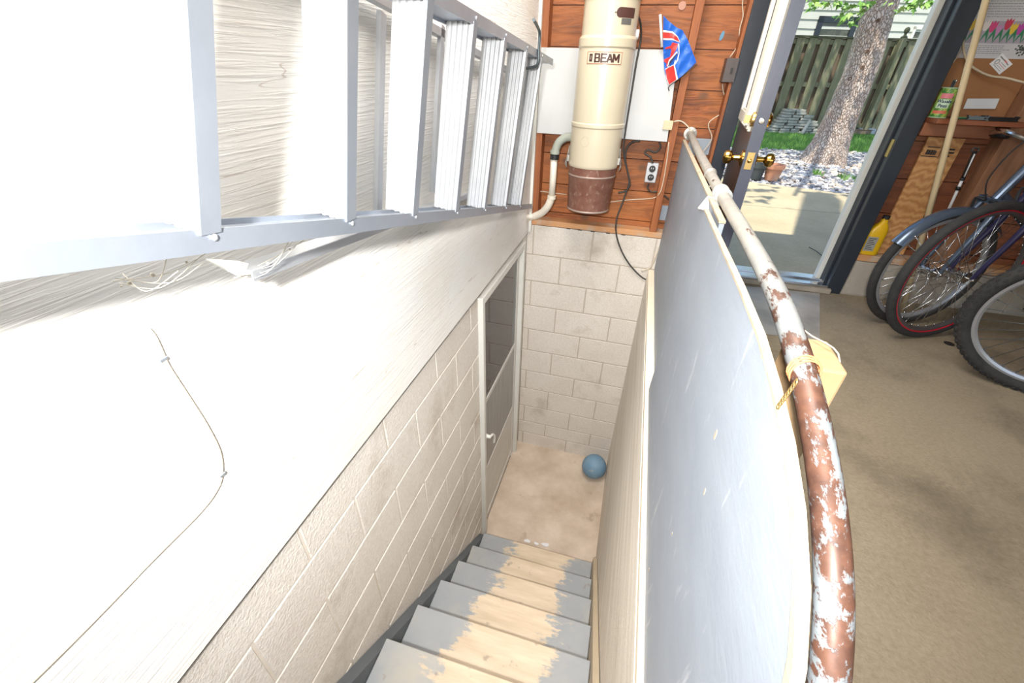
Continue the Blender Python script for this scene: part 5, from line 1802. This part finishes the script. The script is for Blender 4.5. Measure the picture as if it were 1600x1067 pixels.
# stack of weathered slabs by the fence
random.seed(5)
slab0 = None
pbase = H(1240, 205, 'z', GZ)
cnt = 0
for row, (n_, off) in enumerate(((5, 0), (5, .03), (4, .10), (4, .13), (4, .12), (3, .16), (3, .20), (2, .26), (2, .24))):
    for k in range(n_):
        for dpt in (0,):
            w = random.uniform(.15, .21)
            x = pbase.x - .62 + off + k * .235 + random.uniform(-.02, .02)
            y = pbase.y - .35 + .268 * (x - pbase.x) + random.uniform(-.02, .02)
            z_ = GZ - .01 + row * .056
            if slab0 is None:
                bm = B(); box(bm, -.11, .11, -.10, .10, 0, .05, bev=.008)
                slab0 = obj('flat_stone', bm, mat('weathered_slab', (0.40, 0.40, 0.36), (0.24, 0.24, 0.20), scale=12, rough=.9, bump=.3, spots=(0.14, 0.15, 0.10), spot_scale=9), origin=(0, 0, 0))
                o = slab0
            else:
                o = slab0.copy(); COL.objects.link(o)
            o.location = (x, y, z_)
            o.rotation_euler = (0, 0, .27 + random.uniform(-.14, .14))
            tag(o, 'one of the weathered grey flat stones stacked against the fence left of the tree', 'flat stone', 'flat stones stacked by the fence')
bm = B(); obox(bm, Vector((pbase.x + .05, pbase.y - .52, GZ)), Vector((pbase.x + .14, pbase.y - .44, GZ + .28)), .05, .03, bev=.004)
tag(obj('leaning_slat', bm, plain('slat_pale', (0.50, 0.49, 0.44), .8)), 'pale slat leaning against the front of the slab stack', 'slat')

# neighbour's house
house = thing('house', (5.5, 14.5, GZ), 'neighbouring house with pale green white lap siding behind the fence', 'house')
hp0 = H(1250, 35, 'y', 13.2)
HO = Vector((5.0, 13.2, 0))
bm = B()
z_ = GZ
while z_ < 4.2:
    a, b_ = HO - FD * 4.5, HO + FD * 6
    pts3 = [a, b_]
    obox(bm, a + Vector((0, 0, z_ + .10)) , b_ + Vector((0, 0, z_ + .10)), .02, .2, up=Vector((0, 0, 1)))
    vs = bm.verts[-8:]
    for v in vs:
        if v.co.z < z_ + .05:
            v.co -= FN * .022
    z_ += .2
obj('siding', bm, mat('pale_siding', (0.50, 0.51, 0.46), (0.46, 0.47, 0.42), scale=2, rough=.6), house)
bm = B(); obox(bm, HO - FD * 4.5 + FN * 2 + Vector((0, 0, 2)), HO + FD * 6 + FN * 2 + Vector((0, 0, 2)), 3.9, 4.2)
obj('core', bm, M_WHITE, house)
def onh(px, py):
    """a pixel's point on the house front"""
    d = CR @ Vector(((px - 800) / CF, -(py - 533.5) / CF, -1.0))
    t_ = (HO - CP).dot(FN) / d.dot(FN)
    return CP + d * t_
def hwin(px0, px1, pyt, zb, fm, nm):
    a, b_ = onh(px0, pyt), onh(px1, pyt)
    u0, u1 = (a - HO).dot(FD), (b_ - HO).dot(FD)
    zt = max(a.z, b_.z)
    def q(u_, z_, d_=0): return HO + FD * u_ + Vector((0, 0, z_)) - FN * d_
    bm = B()
    fwd = .14 if fm is M_SLATE else .06
    obox(bm, q(u0 + fwd / 2, zb, .03), q(u0 + fwd / 2, zt, .03), .06, fwd, up=FD)
    obox(bm, q(u1 - fwd / 2, zb, .03), q(u1 - fwd / 2, zt, .03), .06, fwd, up=FD)
    obox(bm, q(u0, zt - fwd / 2, .03), q(u1, zt - fwd / 2, .03), .06, fwd)
    obox(bm, q(u0, zb, .03), q(u1, zb, .03), .06, fwd)
    f_ = obj('window_frame', bm, fm, house)
    pm = mat('dark_pane', (0.03, 0.035, 0.03), (0.10, 0.11, 0.08), scale=3, rough=.08, lo=.5, hi=.7)
    obj('pane', obox(B(), q((u0 + u1) / 2, zb, .015), q((u0 + u1) / 2, zt - .04, .015), .02, u1 - u0 - .05, up=FD), pm, f_)
hwin(1279, 1342, 27, 1.3, M_SLATE, 'a')
hwin(1427, 1470, 43, 1.3, M_WHITE, 'b')
obj('wall_box', box(B(), 0, .001, 0, .001, 0, .001), M_WHITE, house) if False else None

# tree
tree = thing('tree', (3.48, 5.6, GZ), 'big rough barked maple tree standing in the stones outside the doorway', 'tree')
def bark_mat():
    m = bpy.data.materials.new('flaky_bark')
    m.use_nodes = True
    t = m.node_tree
    b = t.nodes['Principled BSDF']; b.inputs['Roughness'].default_value = .9
    v = nd(t, 'ShaderNodeTexCoord').outputs['Object']
    mp = nd(t, 'ShaderNodeMapping'); mp.inputs[3].default_value = (1, 1, .45); t.links.new(v, mp.inputs[0])
    n1 = nd(t, 'ShaderNodeTexNoise'); n1.inputs['Scale'].default_value = 6; n1.inputs['Detail'].default_value = 4; t.links.new(mp.outputs[0], n1.inputs[0])
    ad = nd(t, 'ShaderNodeMixRGB') if False else None
    vo = nd(t, 'ShaderNodeTexVoronoi', feature='DISTANCE_TO_EDGE'); vo.inputs['Scale'].default_value = 40
    vm = nd(t, 'ShaderNodeVectorMath', operation='ADD')
    vs_ = nd(t, 'ShaderNodeVectorMath', operation='SCALE'); vs_.inputs[3].default_value = .12
    t.links.new(n1.outputs[1], vs_.inputs[0]); t.links.new(mp.outputs[0], vm.inputs[0]); t.links.new(vs_.outputs[0], vm.inputs[1])
    t.links.new(vm.outputs[0], vo.inputs[0])
    e = nd(t, 'ShaderNodeMapRange'); e.inputs[1].default_value = .0; e.inputs[2].default_value = .16; t.links.new(vo.outputs[0], e.inputs[0])
    c1 = mixc(t, noisef(t, v, 3, 6), (0.42, 0.34, 0.28), (0.40, 0.25, 0.17))
    c1 = mixc(t, noisef(t, v, 16, 6), c1, (0.52, 0.47, 0.42))
    c = mixc(t, e.outputs[0], (0.24, 0.18, 0.14), c1)
    t.links.new(c, b.inputs['Base Color'])
    bp = nd(t, 'ShaderNodeBump'); bp.inputs['Strength'].default_value = .8; bp.inputs['Distance'].default_value = .02
    t.links.new(e.outputs[0], bp.inputs['Height']); t.links.new(bp.outputs[0], b.inputs['Normal'])
    return m
M_BARK = bark_mat()
tr_pts = [(3.48, 5.6, GZ - .05), (3.48, 5.6, .05), (3.49, 5.6, .25), (3.50, 5.6, .6), (3.51, 5.6, 1.2), (3.44, 5.6, 1.9), (3.36, 5.62, 2.8), (3.40, 5.7, 4.0), (3.3, 5.8, 5.4), (3.35, 5.9, 6.5)]
tr_r = [.36, .30, .255, .225, .205, .195, .19, .16, .11, .05]
pp = smooth_path(tr_pts, 6)
rr = []
for i in range(len(tr_r) - 1):
    for k in range(6): rr.append(lerp(tr_r[i], tr_r[i + 1], k / 6))
rr.append(tr_r[-1])
bm = B(); tube(bm, pp, 0, 40, rs=rr)
for v in bm.verts:
    v.co += Vector((noise.noise(v.co * 6), noise.noise(v.co * 6 + Vector((9, 9, 9))), 0)) * .022
tk = obj('trunk', bm, M_BARK, tree, smooth=True)
M_KNOT = plain('bark_knot', (0.12, 0.075, 0.05), .9)
for (px, py) in ((1372, 32), (1356, 80), (1348, 105), (1326, 123)):
    p = H(px, py, 'y', 5.40)
    ax_ = Vector((3.5, 5.6, p.z)); d = (p - ax_); d.z = 0; d.normalize()
    bm = B(); lathe(bm, [(.022, -.02), (.026, .012), (.012, .016), (.006, .006)], ax_ + d * .20, d, 12)
    obj('knot', bm, M_KNOT, tk, smooth=True)
def twig(pts_, r0, r1):
    s_ = smooth_path(pts_, 5)
    bm = B(); tube(bm, s_, 0, 8, rs=[lerp(r0, r1, i / (len(s_) - 1)) for i in range(len(s_))])
    obj('branch', bm, M_BARK, tree, smooth=True)
twig([(3.42, 5.58, 2.9), (3.2, 5.2, 2.75), (3.0, 5.0, 2.25), (2.93, 4.98, 1.95)], .03, .005)
twig([(3.40, 5.6, 3.1), (3.5, 5.2, 2.9), (3.6, 5.0, 2.3), (3.62, 5.0, 1.98)], .025, .005)
twig([(3.36, 5.62, 3.0), (2.9, 5.4, 3.0), (2.5, 5.1, 2.5), (2.42, 5.0, 2.1)], .03, .005)
twig([(3.36, 5.7, 3.4), (2.9, 4.0, 4.1), (2.2, 2.0, 4.4), (1.8, .9, 4.3)], .08, .02)  # added unseen branch for the leaves that dapple the patio
twig([(3.4, 5.8, 3.9), (4.8, 6.2, 5.0), (6.2, 6.6, 5.6)], .08, .02)
twig([(3.3, 5.8, 3.6), (2.2, 6.8, 4.6), (1.2, 7.6, 5.2)], .08, .02)
verts, faces, mids = [], [], []
LEAF = [(0, 0), (.35, -.12), (.30, .12), (.55, .42), (.24, .42), (.16, .62), (0, 1.0), (-.16, .62), (-.24, .42), (-.55, .42), (-.30, .12), (-.35, -.12)]
def leaf_at(p, s_, droop=True):
    a = random.uniform(0, 2 * PI); t_ = random.uniform(.2, 1.3)
    X_ = Vector((math.cos(a), math.sin(a), random.uniform(-.3, .3))).normalized()
    Y_ = Vector((-math.sin(a) * math.cos(t_), math.cos(a) * math.cos(t_), -math.sin(t_)))
    b0 = len(verts)
    for (u_, v_) in LEAF:
        verts.append(tuple(p + X_ * u_ * s_ + Y_ * v_ * s_))
    faces.append(list(range(b0, b0 + len(LEAF))))
    mids.append(random.choice((0, 0, 1)))
def cluster(c_, n_, sp, s_):
    for k in range(n_):
        leaf_at(Vector((random.gauss(c_[0], sp[0]), random.gauss(c_[1], sp[1]), random.gauss(c_[2], sp[2]))), random.uniform(.7, 1.2) * s_)
for (px, py, n_, sx2, sz2) in ((1327, 3, 30, .11, .06), (1320, 22, 16, .08, .035), (1336, 30, 10, .06, .03), (1345, 10, 14, .05, .05), (1430, 2, 26, .10, .035), (1412, 14, 10, .05, .03), (1450, 6, 12, .05, .03), (1262, 4, 16, .10, .03), (1275, 9, 8, .05, .02)):
    p = H(px, py, 'y', 4.9)
    cluster(p, n_, (sx2, .10, sz2), .085)
for k in range(5200):                         # crown, above the picture
    a, r_ = random.uniform(0, 2 * PI), 4.2 * math.sqrt(random.random())
    leaf_at(Vector((3.6 + r_ * math.cos(a), 7.0 + r_ * .8 * math.sin(a), random.uniform(3.9, 7.0))), random.uniform(.12, .26))
for k in range(260):  # added unseen leaves above the patio, placed to dapple its sunlight
    p = Vector((random.uniform(.6, 3.4), random.uniform(.2, 3.2), random.uniform(3.8, 5.0)))
    leaf_at(p, random.uniform(.12, .22))
me = bpy.data.meshes.new('foliage'); me.from_pydata(verts, [], faces)
me.materials.append(plain('leaf_green', (0.14, 0.30, 0.05), .5)); me.materials.append(plain('leaf_pale', (0.26, 0.42, 0.10), .5))
me.polygons.foreach_set('material_index', mids)
o = bpy.data.objects.new('foliage', me); COL.objects.link(o); o.parent = tree; o.location = -Vector(tree.location)

# pots at the edge of the patio
def pot(px, py, r_, h_, m, lab, earth=True):
    p = H(px, py, 'z', GZ)
    root = thing('plant_pot', (p.x, p.y, GZ + .001), lab, 'pot')
    bm = B()
    lathe(bm, [(r_ * .68, 0), (r_ * .90, h_ * .74), (r_ * 1.0, h_ * .74), (r_ * 1.04, h_), (r_ * .92, h_), (r_ * .88, h_ * .86), (.01, h_ * .86)], (p.x, p.y, GZ + .001), seg=32, capt=False)
    obj('pot', bm, m, root, smooth=True)
    obj('soil', lathe(B(), [(r_ * .86, h_ * .87), (.01, h_ * .9)], (p.x, p.y, GZ), seg=20, capb=False), plain('soil_brown', (0.20, 0.13, 0.08), .9), root)
pot(1204, 281, .115, .19, mat('terracotta', (0.46, 0.20, 0.11), (0.52, 0.28, 0.18), scale=7, rough=.8, spots=(0.55, 0.42, 0.33), spot_scale=6, spot_lo=.55, spot_hi=.7), 'terracotta plant pot at the patio edge beyond the door knob')
pot(1180, 280, .09, .19, plain('dark_pot', (0.05, 0.06, 0.06), .6), 'dark grey plant pot just left of the terracotta one')
# yellow flowers by the doorway edge
p = H(1392, 200, 'z', GZ); p = Vector((4.45, 6.3, GZ))
fw_ = thing('yellow_flowers', p, 'yellow flowering plant seen beside the right edge of the doorway', 'plant')
bm = B(); bf = []
c1 = H(1388, 186, 'y', 6.3); c2 = H(1397, 170, 'y', 6.3)
for k in range(9):
    e = (c1 if k % 2 else c2) + Vector((random.gauss(0, .03), random.gauss(0, .03), random.gauss(0, .03)))
    st_ = Vector((e.x + random.gauss(0.02, .02), 6.3, GZ))
    obj('stem', tube(B(), [st_, st_.lerp(e, .6) + Vector((.01, 0, .02)), e], .003, 5), MATS['grass_blade'], fw_)
    bm = B()
    for j in range(6):
        a = j * PI / 3
        ball(bm, e + Vector((math.cos(a) * .013, -.005, math.sin(a) * .013)), .011, 8, 5, (1, .5, 1))
    obj('bloom', bm, plain('petal_yellow', (0.80, 0.66, 0.05), .5), fw_)
# twig and spilled leaves on the patio
bm = B(); tube(bm, smooth_path([H(1264, 386, 'z', GZ + .004), H(1275, 392, 'z', GZ + .010), H(1285, 400, 'z', GZ + .004)], 4), .003, 6)
tag(obj('fallen_twig', bm, M_CORD), 'thin dark twig lying on the patio just outside the doorway', 'twig')

# cobwebs under the ladder
random.seed(9)
for gi, (pa, pb, lab) in enumerate((((185, 440), (300, 398), 'grey cobweb strands under the near end of the lower ladder rail'), ((372, 432), (470, 372), 'cobweb strands round the foot bracket of the ladder'))):
    bm = B()
    A, Bq = H(*pa, 'x', .10), H(*pb, 'x', .16)
    for k in range(5):
        p = A + Vector((random.uniform(-.01, .01), random.gauss(0, .012), random.gauss(0, .006)))
        q = Bq + Vector((random.uniform(-.01, .01), random.gauss(0, .02), random.gauss(0, .008)))
        m_ = (p + q) / 2 + Vector((0, random.gauss(0, .01), random.uniform(-.02, -.004)))
        tube(bm, smooth_path([p, m_, q], 6), .0005, 4)
    for k in range(5):
        t_ = random.random()
        p = A.lerp(Bq, t_) + Vector((0, 0, -.006))
        ball(bm, p, random.uniform(.0012, .003), 6, 4)
    tag(obj('cobweb', bm, plain('dust', (0.62, 0.56, 0.46), .9)), lab, 'cobweb', kind='stuff')
